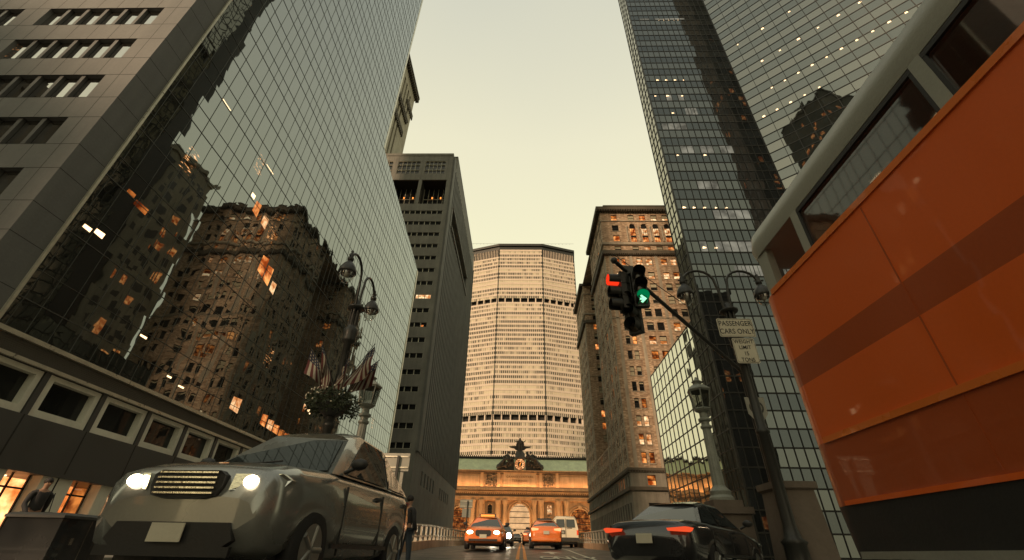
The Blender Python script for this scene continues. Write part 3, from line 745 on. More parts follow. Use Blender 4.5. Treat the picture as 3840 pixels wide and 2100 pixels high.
    band('string_course', 65.5, 66.05, .4, 'brick_trim', .16); band('cornice', 62.45, 63.45, .7, 'dark_cornice', .26)
    band('string_course', 45.0, 45.2, .12, 'brick_trim', .2); band('cornice', 13.5, 13.95, .6, 'dark_cornice', .25); band('cornice', 10.2, 10.75, .7, 'dark_cornice')
    p = MB(); p.box(X + 1.3, X1, Y + .7, Y + 1.1, 77.25, 79.0); p.box(X + 1.3, X + 1.7, Y + 1.1, 106, 77.25, 79.0)
    u = X + 2.4
    while u < X1: p.box(u, u + 1.6, Y + .63, Y + .69, 77.7, 78.5); u += 2.5
    p.box(X + 1.2, X1, Y + .55, Y + 1.2, 79.0, 79.15); p.build('parapet', 'dark_cornice', t)
    # piers and sills
    tr = MB()
    for a in (21.25, 26.2, 32.3): pbox(tr, PF, a - .35, a + .35, 14, 62.3, -.12, .02)
    for h in H:
        if h[2] > 14: pbox(tr, PF, h[0] - .12, h[1] + .12, h[2] - .16, h[2], -.12, .05, 0)
    for h in SH: pbox(tr, PS, h[0] - .1, h[1] + .1, h[2] - .14, h[2], -.05, .05, 0)
    for a in (87.2, 91.9, 97, 101.6, 105.4, 124.4, 127, 131.8, 136.8, 143.2): pbox(tr, PS, a - .3, a + .3, 14, 62.3, -.08, .02)
    tr.build('sill_and_pier', 'brick_trim', t)
    co = MB()
    for c in (26.35, 29.33, 32.27, 35.17, 38.0): co = MB(); co.lathe((c, Y - .1, 66.6), [(.22, 0), (.17, .2), (.16, 4.1), (.3, 4.4), (.3, 4.6)], 10); co.build('column', 'brick_trim', t)
    mats = {'o': 'lit_o', 'y': 'lit_y', 'd': 'lit_d', 'n': 'darkwin', 'b': 'blind'}
    def window(P, h, dd=.27):
        a, b_, z0, z1, k = h; m = MB(); zm = z0 + (z1 - z0) * .48
        pbox(m, P, a, b_, zm - .04, zm + .04, dd - .09, dd - .01); pbox(m, P, a, a + .07, z0, z1, dd - .1, dd - .01); pbox(m, P, b_ - .07, b_, z0, z1, dd - .1, dd - .01); pbox(m, P, a, b_, z1 - .12, z1, dd - .1, dd - .01)
        pbox(m, P, a, b_, z0, z0 + .06, dd - .1, dd - .01)
        m.quad([P(a, z0, dd), P(b_, z0, dd), P(b_, zm, dd), P(a, zm, dd)], 1)
        m.quad([P(a, zm, dd), P(b_, zm, dd), P(b_, z1, dd), P(a, z1, dd)], 2)
        lo, hi = mats[k], mats[k]
        if k in 'oy' and rr.random() < .45: hi = 'blind' if rr.random() < .5 else 'lit_d'
        if k == 'b': lo = 'darkwin' if rr.random() < .5 else 'blind'; hi = 'blind'
        if k == 'n' and rr.random() < .7:
            pbox(m, P, a + .08, b_ - .08, z1 - .45, z1 - .2, dd - .02, dd - .012, 3)
        m.build('window', ['darkmetal', lo, hi, 'blind'], t)
    for h in H:
        if h[0] < 38.5: window(PF if h[2] > 13.9 else (lambda u, z, d: (u, Y - .12 + d, z)), h)
    for h in arches:
        a, b_, z0, z1, k = h; m = MB(); dd = .28
        m.quad([PF(a, z0, dd), PF(b_, z0, dd), PF(b_, 68.1, dd), PF(a, 68.1, dd)], 1); m.quad([PF(a, 68.1, dd), PF(b_, 68.1, dd), PF(b_, 70.9, dd), PF(a, 70.9, dd)], 2); m.quad([PF(a, 70.9, dd), PF(b_, 70.9, dd), PF(b_, z1, dd), PF(a, z1, dd)], 3)
        for u in (a, a + .45, b_ - .5, b_ - .06): pbox(m, PF, u, u + .06, z0, 71.4, dd - .1, dd - .02)
        for z in (68.1, 69.5): pbox(m, PF, a, b_, z - .05, z + (.55 if z < 69 else .05), dd - .1, dd - .02)
        m.build('arched_window', ['darkmetal', 'lit_o', 'lit_y' if k == 'y' else 'lit_o', 'darkwin'], t)
    for h in court: window(lambda u, z, d: (u, 124 + d, z), h)
    sw = MB()
    for h in SH:
        kk = 1 if rr.random() < .93 else 2
        sw.quad([PS(h[0], h[2], .12), PS(h[1], h[2], .12), PS(h[1], h[3], .12), PS(h[0], h[3], .12)], kk)
        pbox(sw, PS, h[0], h[1], h[2] + .9, h[2] + .97, .08, .115, 0)
    for h in sb: sw.quad([(X + .01, h[0], h[2]), (X + .01, h[1], h[2]), (X + .01, h[1], h[3]), (X + .01, h[0], h[3])], 1 if not (11 <= h[2] <= 11.1 and 92 < h[0] < 99) else 2)
    for u0 in (22.6, 27.5, 31.5): sw.quad([(u0, Y + .3, 5.4), (u0 + 2.2, Y + .3, 5.4), (u0 + 2.2, Y + .3, 8.2), (u0, Y + .3, 8.2)], 1)
    sw.build('street_windows', ['white_frame', 'joint', 'lit_d'], t)['kind'] = 'stuff'
    MB().box(27.1, X1 - .1, Y + .5, 143.4, G, 76.9).box(20.6, 27.2, Y + .5, 105.8, G, 76.8).box(20.6, 27.2, 124.5, 143.4, G, 76.8).build('core', 'joint', t)
tower_d()

# ------------------------------------------------------------------ wide curved slab behind the station
def slab():
    t = thing('slab_tower', 'wide pale gridded office slab with angled ends, directly behind the clock and station roof', 'skyscraper')
    pts = [(-57, 380), (-52.8, 340), (-22.2, 330), (18, 330), (48.6, 340), (52.8, 380)]
    z0, z1 = 20, 243.; pitch = 4.05
    gl = []
    for k in range(len(pts) - 1):
        a, b = pts[k], pts[k + 1]; L_ = math.hypot(b[0] - a[0], b[1] - a[1]); d = ((b[0] - a[0]) / L_, (b[1] - a[1]) / L_)
        gl.append((a, b, L_, d, (d[1], -d[0])))
    w = MB(); mf = MB(); rc = MB()
    gm = glassmat('slab_window_glass', (1, .31, 0), 1.62, pitch, u0=0, z0=z1 - 60 * pitch, base=(.035, .026, .018), ior=1.8, tint=(1, .93, .78), jit=.03, wav=.008, lit=.03, lits=.8, rowvar=(.52, .46, .34))
    def P(g, u, z, out): a, b, L_, d, n = g; return (a[0] + d[0] * u + n[0] * out, a[1] + d[1] * u + n[1] * out, z)
    nfl = int((z1 - z0) / pitch); skip = []
    for k in range(nfl):
        zt = z1 - k * pitch
        if 186 < zt - pitch / 2 < 191.5 or 85 < zt - pitch / 2 < 89.6: skip.append(zt)
    rows = {}
    for k in range(nfl):
        zt = z1 - k * pitch; mech = zt in skip
        row = MB()
        for gi, g in enumerate(gl):
            L_ = g[2]
            if gi in (1, 3) and zt > 235.5:                 # louvred top corners
                w.rings([[P(g, u, z, o) for z, o in ((zt - pitch - .001, -.9), (zt - pitch - .001, -1.2), (zt, -1.2), (zt, -.9))] for u in (0, L_)], 1, True, False)
                continue
            if mech:
                w.rings([[P(g, u, z, o) for z, o in ((zt - pitch, -3.2), (zt - pitch, -2.9), (zt, -2.9), (zt, -3.2))] for u in (0, L_)], 1, True, False)
                n = max(3, int(round(L_ / 6.6)))
                for q in range(n + 1):
                    u = min(max(L_ * q / n, .4), L_ - .4)
                    w.rings([[P(g, u + s, zz, o) for s, o in ((-.45, -3), (.45, -3), (.45, 0), (-.45, 0))] for zz in (zt - pitch, zt)], 0, True, False)
                continue
            w.rings([[P(g, u, z, o) for z, o in ((zt - 1.62, -.35), (zt - 1.62, 0), (zt, 0), (zt, -.35))] for u in (0, L_)], 0, True, False)
            row.quad([P(g, 0, zt - pitch, -.3), P(g, L_, zt - pitch, -.3), P(g, L_, zt - 1.6, -.3), P(g, 0, zt - 1.6, -.3)])
        if not mech: row.build('window_row', gm, t)
    for gi, g in enumerate(gl):
        n = int(round(g[2] / 1.62)); L_ = g[2]
        for q in range(n + 1):
            u = L_ * q / n
            edges = [z0] + sum([[s - pitch, s] for s in sorted(skip)], []) + [z1]
            for a, b in zip(edges[::2], edges[1::2]):
                w.rings([[P(g, u + s, zz, o) for s, o in ((-.2, -.3), (.2, -.3), (.2, .12), (-.2, .12))] for zz in (a, b)], 0, True, False)
        mf.rings([[P(g, s, zz, o) for s, o in ((-.35, -.3), (.35, -.3), (.35, .2), (-.35, .2))] for zz in (z0, z1)], 0, True, False)
    w.build('precast_wall', ['precast', 'joint'], t); mf.build('corner_joint', 'joint', t)
    r = MB(); q = [(p[0], p[1]) for p in pts] + [(50, 400), (-54, 400)]
    r.rings([[(x, y, z) for x, y in q] for z in (z1 + .02, z1 + 3.6)], 0, True, False)
    q2 = [((x + 2) * 1.012 - 2, 365 + (y - 365) * 1.04) for x, y in q]
    r.rings([[(x, y, z) for x, y in q2] for z in (z1 + 3.6, z1 + 6)], 0, True, False)
    for k in range(-14, 14): r.box(k * 3.4, k * 3.4 + .12, 330.4, 330.5, z1 + 6, z1 + 7.4)
    r.box(-50, 48, 330.42, 330.5, z1 + 7.3, z1 + 7.45)
    r.build('roof', 'darkmetal', t)
    cq = [(x * .985, y + 3.4) for x, y in pts] + [(49, 400), (-53, 400)]
    MB().rings([[(x, y, z) for x, y in cq] for z in (0, z1)], 0, True, False).build('core', 'joint', t)
slab()

# ------------------------------------------------------------------ station
def station():
    t = thing('railway_station', 'warm lit stone railway station with three great arched windows and green copper roof', 'station')
    Y = 185.; cx = -.75; B = 3.2; P = lambda u, z, d: (u, Y + d, z)
    arch = [(cx - 3.75, cx + 3.75, B, 16.35), (cx + 18.9, cx + 26.4, B, 14.9), (cx - 26.4, cx - 18.9, B, 14.9)]
    ov = [(cx + 10.5, cx + 12.1), (cx - 12.1, cx - 10.5)]
    oh = [(a, b, 13.0, 16.1) for a, b in ov]
    w = MB(); facade(w, P, -45, 44, B - 4, 17.6, arch + oh, 1.0)
    for h in arch: arch_fill(w, P, h[0], h[1], h[2], h[3], 0, 1.0, 0, 16)
    for h in oh: arch_fill(w, P, h[0], h[1], h[2], h[3], 0, 1.0, 0, 8)
    facade(w, lambda u, z, d: (u, Y - .2 + d, z), -45, 44, 21.6, 27.2, [], .1)
    w.build('wall', 'gct', t)
    for a, b in ((cx - 13.2, cx - 9.2), (cx + 9.2, cx + 13.2)):      # bays between columns, recess shade painted as darker stone
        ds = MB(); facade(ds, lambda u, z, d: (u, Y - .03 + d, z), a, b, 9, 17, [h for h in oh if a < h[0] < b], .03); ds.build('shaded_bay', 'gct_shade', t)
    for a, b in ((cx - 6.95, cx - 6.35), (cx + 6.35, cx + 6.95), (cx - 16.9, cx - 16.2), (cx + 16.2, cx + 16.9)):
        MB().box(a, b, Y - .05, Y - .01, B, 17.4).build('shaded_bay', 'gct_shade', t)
    en = MB()
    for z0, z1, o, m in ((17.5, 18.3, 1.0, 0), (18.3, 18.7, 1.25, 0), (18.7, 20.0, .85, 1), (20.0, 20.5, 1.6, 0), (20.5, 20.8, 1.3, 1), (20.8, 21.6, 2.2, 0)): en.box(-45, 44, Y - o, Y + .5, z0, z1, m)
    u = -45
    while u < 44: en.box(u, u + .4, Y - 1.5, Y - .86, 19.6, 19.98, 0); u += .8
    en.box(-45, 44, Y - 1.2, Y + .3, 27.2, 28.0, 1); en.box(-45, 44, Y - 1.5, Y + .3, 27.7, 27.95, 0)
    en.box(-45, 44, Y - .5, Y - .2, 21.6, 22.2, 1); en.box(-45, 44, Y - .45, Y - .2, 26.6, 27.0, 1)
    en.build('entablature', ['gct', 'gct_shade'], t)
    pn = MB()
    for a, b in ((-40, -27.5), (-26.5, -16.5), (14.8, 24.5), (25.5, 40)): MB().box(a, b, Y - .35, Y - .2, 22.9, 26.0).build('attic_panel', 'gct', t)
    for a in (-15.6, -9.0, 7.4, 13.8): MB().box(a - .55, a + .55, Y - .6, Y - .2, 22.1, 27.2).build('attic_pier', 'gct', t)
    for s in (-1, 1):
        for c in (5.55, 8.1, 14.6, 17.7, 28.2, 31.0):
            m = MB(); x = cx + s * c
            prof = [(1.15, 0), (1.15, .5), (.95, .8), (.88, 1.2)] + [(.88 - .14 * k / 8, 1.2 + 11.4 * k / 8) for k in range(9)] + [(1.0, 13.1), (1.15, 13.8), (1.15, 14.3)]
            m.lathe((x, Y - .55, B), prof, 14); m.box(x - 1.25, x + 1.25, Y - 1.75, Y - .03, B - 2.0, B + .01)
            m.build('column', 'gct', t)
    for k, h in enumerate(arch):                          # window grilles
        a, b, z0, z1 = h; m = MB(); m.quad([P(a, z0, .8), P(b, z0, .8), P(b, z1, .8), P(a, z1, .8)], 1)
        for q in range(1, 22): u = a + (b - a) * q / 22; pbox(m, P, u - .045, u + .045, z0, z1, .55, .7)
        for q in range(7): z = z0 + 1 + q * 1.9; pbox(m, P, a, b, z - .12, z + .12, .5, .72)
        m.build('arched_window', ['darkmetal', 'grandglass' if k == 0 else 'lit_d'], t)
        f = MB(); c = (a + b) / 2; r = (b - a) / 2; zc = z1 - r
        for rr_, o in ((r + .25, -.35), (r + 1.0, -.5)):
            f.tube([(c - rr_, Y + o + .2, z0)] + [(c - rr_ * math.cos(math.pi * q / 18), Y + o + .2, zc + rr_ * math.sin(math.pi * q / 18)) for q in range(19)] + [(c + rr_, Y + o + .2, z0)], .28 if rr_ < r + .5 else .2, 8)
        f.box(c - .6, c + .6, Y - .9, Y, z1 + .1, z1 + 1.1)
        f.build('arch_moulding', 'gct', t)
    for k, h in enumerate(oh):
        a, b, z0, z1 = h; m = MB(); m.quad([P(a, z0, .5), P(b, z0, .5), P(b, z1, .5), P(a, z1, .5)], 1)
        for q in (1, 2, 3): u = a + (b - a) * q / 4; pbox(m, P, u - .04, u + .04, z0, z1, .4, .48)
        for q in (1, 2): z = z0 + q; pbox(m, P, a, b, z - .04, z + .04, .38, .47)
        m.build('oval_window', ['darkmetal', 'lit_y' if k == 0 else 'darkwin'], t)
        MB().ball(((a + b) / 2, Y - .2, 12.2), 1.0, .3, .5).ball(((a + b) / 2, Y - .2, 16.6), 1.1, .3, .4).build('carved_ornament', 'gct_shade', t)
    rf = MB(); rf.quad([(-45, Y - .6, 28.0), (44, Y - .6, 28.0), (44, Y + 4.5, 33.0), (-45, Y + 4.5, 33.0)])
    u = -45
    while u < 44: rf.rings([[(u, Y - .6, 28.0), (u + .12, Y - .6, 28.0), (u + .12, Y - .6, 28.1), (u, Y - .6, 28.1)], [(u, Y + 4.5, 33.0), (u + .12, Y + 4.5, 33.0), (u + .12, Y + 4.5, 33.1), (u, Y + 4.5, 33.1)]], 0, True, False); u += .75
    rf.quad([(-45, Y + 4.5, 33), (44, Y + 4.5, 33), (44, Y + 60, 33), (-45, Y + 60, 33)])
    o = rf.build('roof', 'copper', t)
    rd = MB(); rd.box(-45, 44, Y + 4.3, Y + 4.8, 33.0, 33.9)
    u = -45
    while u < 44: rd.ball((u, Y + 4.4, 34.1), .3, .25, .4, 6); u += .85
    rd.build('roof_cresting', 'darkmetal', t)
    for k in range(5):  # unseen floodlights, added to give the station front its warm glow
        x = cx + (k - 2) * 11.; f = thing('floodlight', 'small black floodlight added to wash the station front with warm light', 'floodlight', (x, Y - 9.5, B), 0, 'floodlights added before the station front')
        MB().box(-.3, .3, -.2, .2, .25, .6).box(-.05, .05, -.05, .05, 0, .25).build('housing', 'lampmetal', f)
        MB().quad([(-.25, -.1, .605), (.25, -.1, .605), (.25, .16, .605), (-.25, .16, .605)]).build('lens', 'spark', f)
        ld = bpy.data.lights.new('added_floodlight_beam', 'SPOT'); ld.energy = 4800; ld.color = (1, .50, .18); ld.spot_size = R(125); ld.spot_blend = .8; ld.shadow_soft_size = .3
        lo = bpy.data.objects.new('added_floodlight_beam', ld); C.objects.link(lo); lo.parent = f; lo.location = (0, 0, .8)
        lo.rotation_euler = Vector((0, .75, 1)).to_track_quat('-Z', 'Y').to_euler()
    f = thing('added_light_strip', 'long thin light strip added on the station cornice to wash the attic below the clock', 'light strip', (cx, Y - 1.9, 21.62))  # strip lamp added to brighten the attic above the cornice
    MB().box(-40, 40, -.1, .1, 0, .12).build('housing', 'lampmetal', f)
    ld = bpy.data.lights.new('added_strip_beam', 'AREA'); ld.shape = 'RECTANGLE'; ld.size = 80; ld.size_y = .25; ld.energy = 2400; ld.color = (1, .52, .22)
    lo = bpy.data.objects.new('added_strip_beam', ld); C.objects.link(lo); lo.parent = f; lo.location = (0, 0, .2)
    lo.rotation_euler = Vector((0, .5, 1)).to_track_quat('-Z', 'Y').to_euler()
    MB().box(-45, 44, Y + 1.5, Y + 60, -1, 27.9).box(-45, 44, Y + .2, Y + 1.6, 17.7, 27.9).build('core', 'joint', t)
    # inscription
    pl = MB(); pl.box(cx - 6.4, cx + 6.4, Y - .9, Y - .2, 22.2, 27.1); pl.box(cx - 6.8, cx + 6.8, Y - 1.0, Y - .2, 27.1, 27.5); o = pl.build('plaque', 'gct', t)
    text_mesh('inscription', 'GRAND CENTRAL', 1.15, 'engrave', t, (cx, Y - .93, 25.6), (R(90), 0, 0), .02, 1.05, sp=1.1)
    text_mesh('inscription', 'TERMINAL', 1.15, 'engrave', t, (cx, Y - .93, 24.2), (R(90), 0, 0), .02, 1.05, sp=1.1)
    rr = random.Random(2)
    for s in (-1, 1):
        m = MB()
        for k in range(46):
            m.ball((cx + s * (11.2 + rr.uniform(-1.9, 1.9)), Y - .5, 24.6 + rr.uniform(-2.2, 2.0)), rr.uniform(.25, .6), .3, rr.uniform(.25, .55), 6)
        m.build('carved_trophy', 'gct_shade', t)
    # clock group
    def rotm(a): return Matrix.Rotation(a, 3, 'Y')
    sc = MB(); YY = Y - 1.1
    for s in (-1, 1):
        sc.prism([(cx + s * 2.3, 28.0), (cx + s * 9.1, 28.0), (cx + s * 8.6, 28.9), (cx + s * 6.6, 30.4), (cx + s * 4.4, 31.4), (cx + s * 2.3, 31.9)], 'y', YY, YY + 1.2)
        for k in range(70):                              # drapery and foliage masses along the pediment
            f = rr.random(); x = 2.6 + 6.2 * f; zt = 35.0 - 6.0 * f ** .9
            sc.ball((cx + s * x, YY - .2 + rr.uniform(-.5, .5), rr.uniform(29.6 - .8 * f, zt)), rr.uniform(.28, .75), .5, rr.uniform(.3, .7), 6)
        # seated side figure: torso, head, thigh, shin, arm
        bx = cx + s * 4.7
        sc.ball((bx, YY - .3, 32.9), .75, .6, 1.25, 10, 0, rotm(s * .35)); sc.ball((bx - s * .45, YY - .4, 34.55), .42, .42, .52, 10)
        sc.tube([(bx, YY - .5, 32.0), (bx + s * 1.6, YY - 1.0, 31.9), (bx + s * 2.4, YY - .9, 30.3)], [.55, .45, .3], 8)
        sc.tube([(bx - s * .2, YY - .4, 33.7), (bx + s * 1.3, YY - .7, 33.3), (bx + s * 1.9, YY - .6, 32.3)], [.3, .24, .18], 8)
        sc.tube([(bx + s * 1.5, YY, 31.5), (bx + s * 3.2, YY, 30.0), (bx + s * 4.4, YY - .1, 28.6)], [.8, .7, .5], 8)
        sc.ball((cx + s * 8.6, YY - .2, 29.3), .75, .5, .9, 8)
    sc.ball((cx, YY, 33.6), 2.0, .8, 1.9, 10); sc.lathe((cx, YY, 32.2), [(2.3, 0), (2.0, .8), (1.4, 2.0), (1.3, 2.8)], 12)
    sc.build('sculpture_base', 'bronze', t)
    fg = MB()                                            # standing winged-helmet figure with cloak, eagle behind
    fg.tube([(cx - .25, YY - .5, 34.6), (cx - .32, YY - .7, 36.0), (cx - .22, YY - .5, 37.4)], [.3, .4, .5], 8)
    fg.tube([(cx + .5, YY - .3, 34.6), (cx + .45, YY - .4, 36.0), (cx + .25, YY - .45, 37.4)], [.3, .4, .5], 8)
    fg.ball((cx, YY - .45, 38.2), .72, .5, 1.15, 10); fg.ball((cx, YY - .5, 39.75), .36, .38, .5, 10)
    fg.tube([(cx - .6, YY - .4, 38.9), (cx - 1.5, YY - .5, 38.6), (cx - 2.25, YY - .5, 39.2)], [.26, .2, .14], 8)
    fg.tube([(cx + .6, YY - .4, 38.9), (cx + 1.5, YY - .5, 38.5), (cx + 2.3, YY - .5, 39.2)], [.26, .2, .14], 8)
    fg.prism([(cx - 1.9, 36.3), (cx - 1.5, 38.0), (cx - .4, 39.6), (cx + .4, 39.6), (cx + 1.6, 38.2), (cx + 1.9, 36.4), (cx + .9, 35.2), (cx - 1.0, 35.2)], 'y', YY, YY + .7)
    for s in (-1, 1):
        fg.prism([(cx + s * .9, 36.1), (cx + s * 1.2, 37.2), (cx + s * 4.6, 37.0), (cx + s * 3.9, 36.5), (cx + s * 2.4, 36.2), (cx + s * 1.5, 35.4)], 'y', YY + .1, YY + .5)
        fg.tube([(cx + s * .3, YY - .5, 40.1), (cx + s * .75, YY - .5, 40.45)], [.12, .05], 6)
    fg.build('standing_figure', 'bronze', t)
    ck = MB(); N = 40
    ck.rings([[(cx + r * math.cos(2 * math.pi * q / N), YY + o, 30.15 + r * math.sin(2 * math.pi * q / N)) for q in range(N)] for r, o in ((2.25, .2), (2.25, -.5), (2.05, -.55), (2.0, -.4))], 0, False, True)
    c = ck.build('clock', 'bronze', t)
    f = MB(); f.rings([[(cx + r * math.cos(2 * math.pi * q / N), YY - .42, 30.15 + r * math.sin(2 * math.pi * q / N)) for q in range(N)] for r in (2.02, .95)], 0, False, False); f.build('dial', 'clockface', c)
    h = MB(); h.rings([[(cx + .95 * math.cos(2 * math.pi * q / N), YY - o, 30.15 + .95 * math.sin(2 * math.pi * q / N)) for q in range(N)] for o in (.4, .43)], 0, True, False); h.build('dial_center', 'bronze', c)
    for k in range(12):
        a = math.pi / 6 * k; p = Vector((math.sin(a), 0, math.cos(a))); q = Vector((math.cos(a), 0, -math.sin(a))); o = Vector((cx, YY - .46, 30.15))
        h = MB(); h.quad([o + p * 1.15 - q * .1, o + p * 1.15 + q * .1, o + p * 1.72 + q * .15, o + p * 1.72 - q * .15]); h.build('numeral', 'bronze', c)
    h = MB(); o = Vector((cx, YY - .5, 30.15))
    for a, l, wd in ((R(180), .85, .12), (R(28), .85, .16)):
        p = Vector((math.sin(a), 0, math.cos(a))); q = Vector((math.cos(a), 0, -math.sin(a))); h.quad([o - q * wd, o + q * wd, o + p * l + q * .05, o + p * l - q * .05])
    h.build('clock_hand', 'amber', c)
station()

# buildings behind the camera, seen only as reflections and shade
def block(name, label, x0, x1, y0, y1, h, mat, mat2='darkwin'):
    t = thing(name, label, 'building')
    w = MB(); w.box(x0, x1, y0, y1, G, h); w.box(x0 - .4, x1 + .4, y0 - .4, y1 + .4, h, h + 1.2); w.box(x0 + 5, x1 - 5, y0 + 5, y1 - 5, h + 1.2, h + 7)
    w.build('wall', mat, t)
    g = MB(); z = 5
    while z < min(h, 160) - 3:
        u = x0 + 1.5
        while u < x1 - 2: g.quad([(u, y1 + .02, z), (u + 1.5, y1 + .02, z), (u + 1.5, y1 + .02, z + 2), (u, y1 + .02, z + 2)], 1 if rnd.random() < .12 else 0); u += 2.7
        u = y0 + 1.5
        while u < y1 - 2:
            g.quad([(x1 + .02, u, z), (x1 + .02, u + 1.5, z), (x1 + .02, u + 1.5, z + 2), (x1 + .02, u, z + 2)], 1 if rnd.random() < .12 else 0)
            g.quad([(x0 - .02, u, z), (x0 - .02, u + 1.5, z), (x0 - .02, u + 1.5, z + 2), (x0 - .02, u, z + 2)], 1 if rnd.random() < .12 else 0); u += 2.7
        z += 3.6
    g.build('windows', [mat2, 'lit_o'], t)['kind'] = 'stuff'
block('apartment_tower', 'dark stepped masonry tower across the crossing, seen mirrored in the angled glass wing', -40, -20, -78, -46, 158, 'far_a', 'panel')
block('office_block', 'dark office block on the side street, mirrored in the stone tower windows', -110, -60, -60, 0, 46, 'far_a', 'panel')
block('corner_block', 'dark corner block behind the camera at right, mirrored low in the dark glass tower', 20, 52, -50, -9, 56, 'far_a', 'panel')
block('old_tower', 'pale old masonry tower hidden behind the dark glass tower, seen mirrored at left', 40, 58, 67, 80, 78, 'limestone', 'panel')
block('slab_block', 'very tall dark slab right behind the crossing, mirrored in the dark glass tower', 65, 105, -9, -1, 320, 'far_a', 'panel')

# ------------------------------------------------------------------ vehicles (front towards local -y)
def rsec(y, zb, zt, w, tuck=.12, top=.14, n=3):
    """rounded body section at station y"""
    r = [(w * .80, zb), (w - tuck * .5, zb + .06), (w, zb + (zt - zb) * .38), (w * .995, zb + (zt - zb) * .62), (w - .03, zt - top), (w - .10, zt - top * .35), (w * .72, zt - .01), (w * .3, zt + .012)]
    return [(-x, y, z) for x, z in r] + [(x, y, z) for x, z in reversed(r)]
def interp(tab, y):
    for a, b in zip(tab, tab[1:]):
        if y <= b[0]:
            f = (y - a[0]) / (b[0] - a[0]); f = f * f * (3 - 2 * f) if len(a) > 9 else f
            return [p + (q - p) * f for p, q in zip(a[1:], b[1:])]
    return list(tab[-1][1:])
def wheel(t, x, y, r, w=.22):
    wr = MB(); n = 24
    def ring(rr, xx): return [(xx, y + rr * math.cos(2 * math.pi * q / n), r + rr * math.sin(2 * math.pi * q / n)) for q in range(n)]
    wr.rings([ring(r * .62, x - w / 2), ring(r * .93, x - w / 2), ring(r, x - w * .35), ring(r, x + w * .35), ring(r * .93, x + w / 2), ring(r * .62, x + w / 2)], 0, True, True)
    o = wr.build('wheel', 'rubber', t); s = 1 if x > 0 else -1
    rm = MB(); rm.rings([ring(r * .62, x + s * (w / 2 + .005)), ring(r * .5, x + s * (w / 2 - .03)), ring(r * .18, x + s * (w / 2 - .02)), ring(r * .14, x + s * (w / 2 + .01))], 0, True, True)
    for q in range(5):
        a = 2 * math.pi * q / 5; rm.tube([(x + s * (w / 2 - .01), y, r), (x + s * (w / 2 - .005), y + r * .58 * math.cos(a), r + r * .58 * math.sin(a))], .035, 6)
    rm.build('rim', 'rim', o)
def car(name, label, cat, paint, loc, rz, st, gh, wheels, group=None, wr=.33, front='sedan', lights=True, taxi=False, near=False, hot=False, W=.92):
    """st: body stations (y, bottom, top, half width); gh: greenhouse stations (y, roof z, half width at roof)"""
    t = thing(name, label, cat, loc, rz, group)
    b = MB(); ys = []
    for a, c in zip(st, st[1:]):
        n = max(1, int((c[0] - a[0]) / .12)); ys += [a[0] + (c[0] - a[0]) * k / n for k in range(n)]
    ys.append(st[-1][0]); rings = []
    for y in ys:
        zb, zt, w = interp(st, y)
        for wy in wheels:
            d = abs(y - wy)
            if d < wr + .05: zb = max(zb, math.sqrt(max(0, (wr + .06) ** 2 - d * d)) * .9 + .12 if d < wr else zb)
        rings.append(rsec(y, min(zb, zt - .25), zt, w))
    b.rings(rings, 0, True, True); b.build('body', paint, t)
    ub = MB(); ub.box(-W + .16, W - .16, st[0][0] + .35, st[-1][0] - .35, .2, .45); ub.build('underbody', 'plastic', t)
    # greenhouse: pillars and roof in paint, glass panels just outside
    g = MB(); rg = []
    for y, zr_, w, yb, wb in gh:
        zt = interp(st, yb)[1] - .04
        rg.append(((y, zr_, w), (yb, zt, wb)))
    ring_t = []; ring_b = []
    f, r = rg[0], rg[-1]
    top = [(-x, p[0][0], p[0][1]) for p, x in [(q, q[0][2]) for q in rg]]
    rr_ = []
    for (y, z, w), (yb, zb, wb) in rg:
        rr_.append([(-wb, yb, zb), (-w, y, z - .07), (-w + .1, y, z - .015), (-w * .5, y, z + .012), (w * .5, y, z + .012), (w - .1, y, z - .015), (w, y, z - .07), (wb, yb, zb)])
    g.rings(rr_, 0, True, True, False)
    for q in (rr_[0], rr_[-1]): g.quad([q[0], q[1], q[6], q[7]]); g.quad([q[1], q[2], q[5], q[6]]); g.quad([q[2], q[3], q[4], q[5]])
    g.build('roof', paint, t)
    def pane(nm, a, b_, c, d, off, inset=.08):
        cs = [Vector(p) for p in (a, b_, c, d)]; ctr = sum(cs, Vector()) / 4
        q = [p + (ctr - p) * inset + Vector(off) for p in cs]
        m = MB(); m.quad(q); return m.build(nm, 'autoglass', t)
    F = rr_[0]; Bk = rr_[-1]
    pane('windscreen', F[0], F[1], F[6], F[7], (0, -.012, .012), .09)
    pane('rear_window', Bk[0], Bk[1], Bk[6], Bk[7], (0, .012, .012), .11)
    for s, i0, i1 in ((-1, 0, 1), (1, 7, 6)):
        for p, q in zip(rr_, rr_[1:]):
            if abs(p[i1][1] - q[i1][1]) > .35: pane('side_window', p[i0], q[i0], q[i1], p[i1], (s * .014, 0, .004), .10)
    for wy in wheels:
        for s in (-1, 1): wheel(t, s * (W - .13), wy, wr)
    yf, yr = st[0][0], st[-1][0]; zf = interp(st, yf + .1)[1]; zb_ = interp(st, yr - .1)[1]
    # doors' shut lines and handles
    for s in (-1, 1):
        hd = MB(); ln = MB()
        for y in (gh[0][3] + .35, (gh[0][3] + gh[-1][3]) / 2 + .1, gh[-1][3] - .15):
            w = interp(st, y)[2]; zt = interp(st, y)[1]; ln.box(s * (w - .02), s * (w + .006), y - .008, y + .008, .35, zt - .16)
        for y in ((gh[0][3] + gh[-1][3]) / 2 - .1, gh[-1][3] - .35): w = interp(st, y)[2]; zt = interp(st, y)[1]; hd.box(s * (w - .03), s * (w + .02), y - .09, y + .09, zt - .24, zt - .20)
        w = interp(st, 0)[2]; ln.box(s * (w - .02), s * (w + .012), yf + 1.35, yr - 1.35, .42, .47)
        ln.build('door_seams', 'plastic', t); hd.build('door_handles', 'plastic', t)
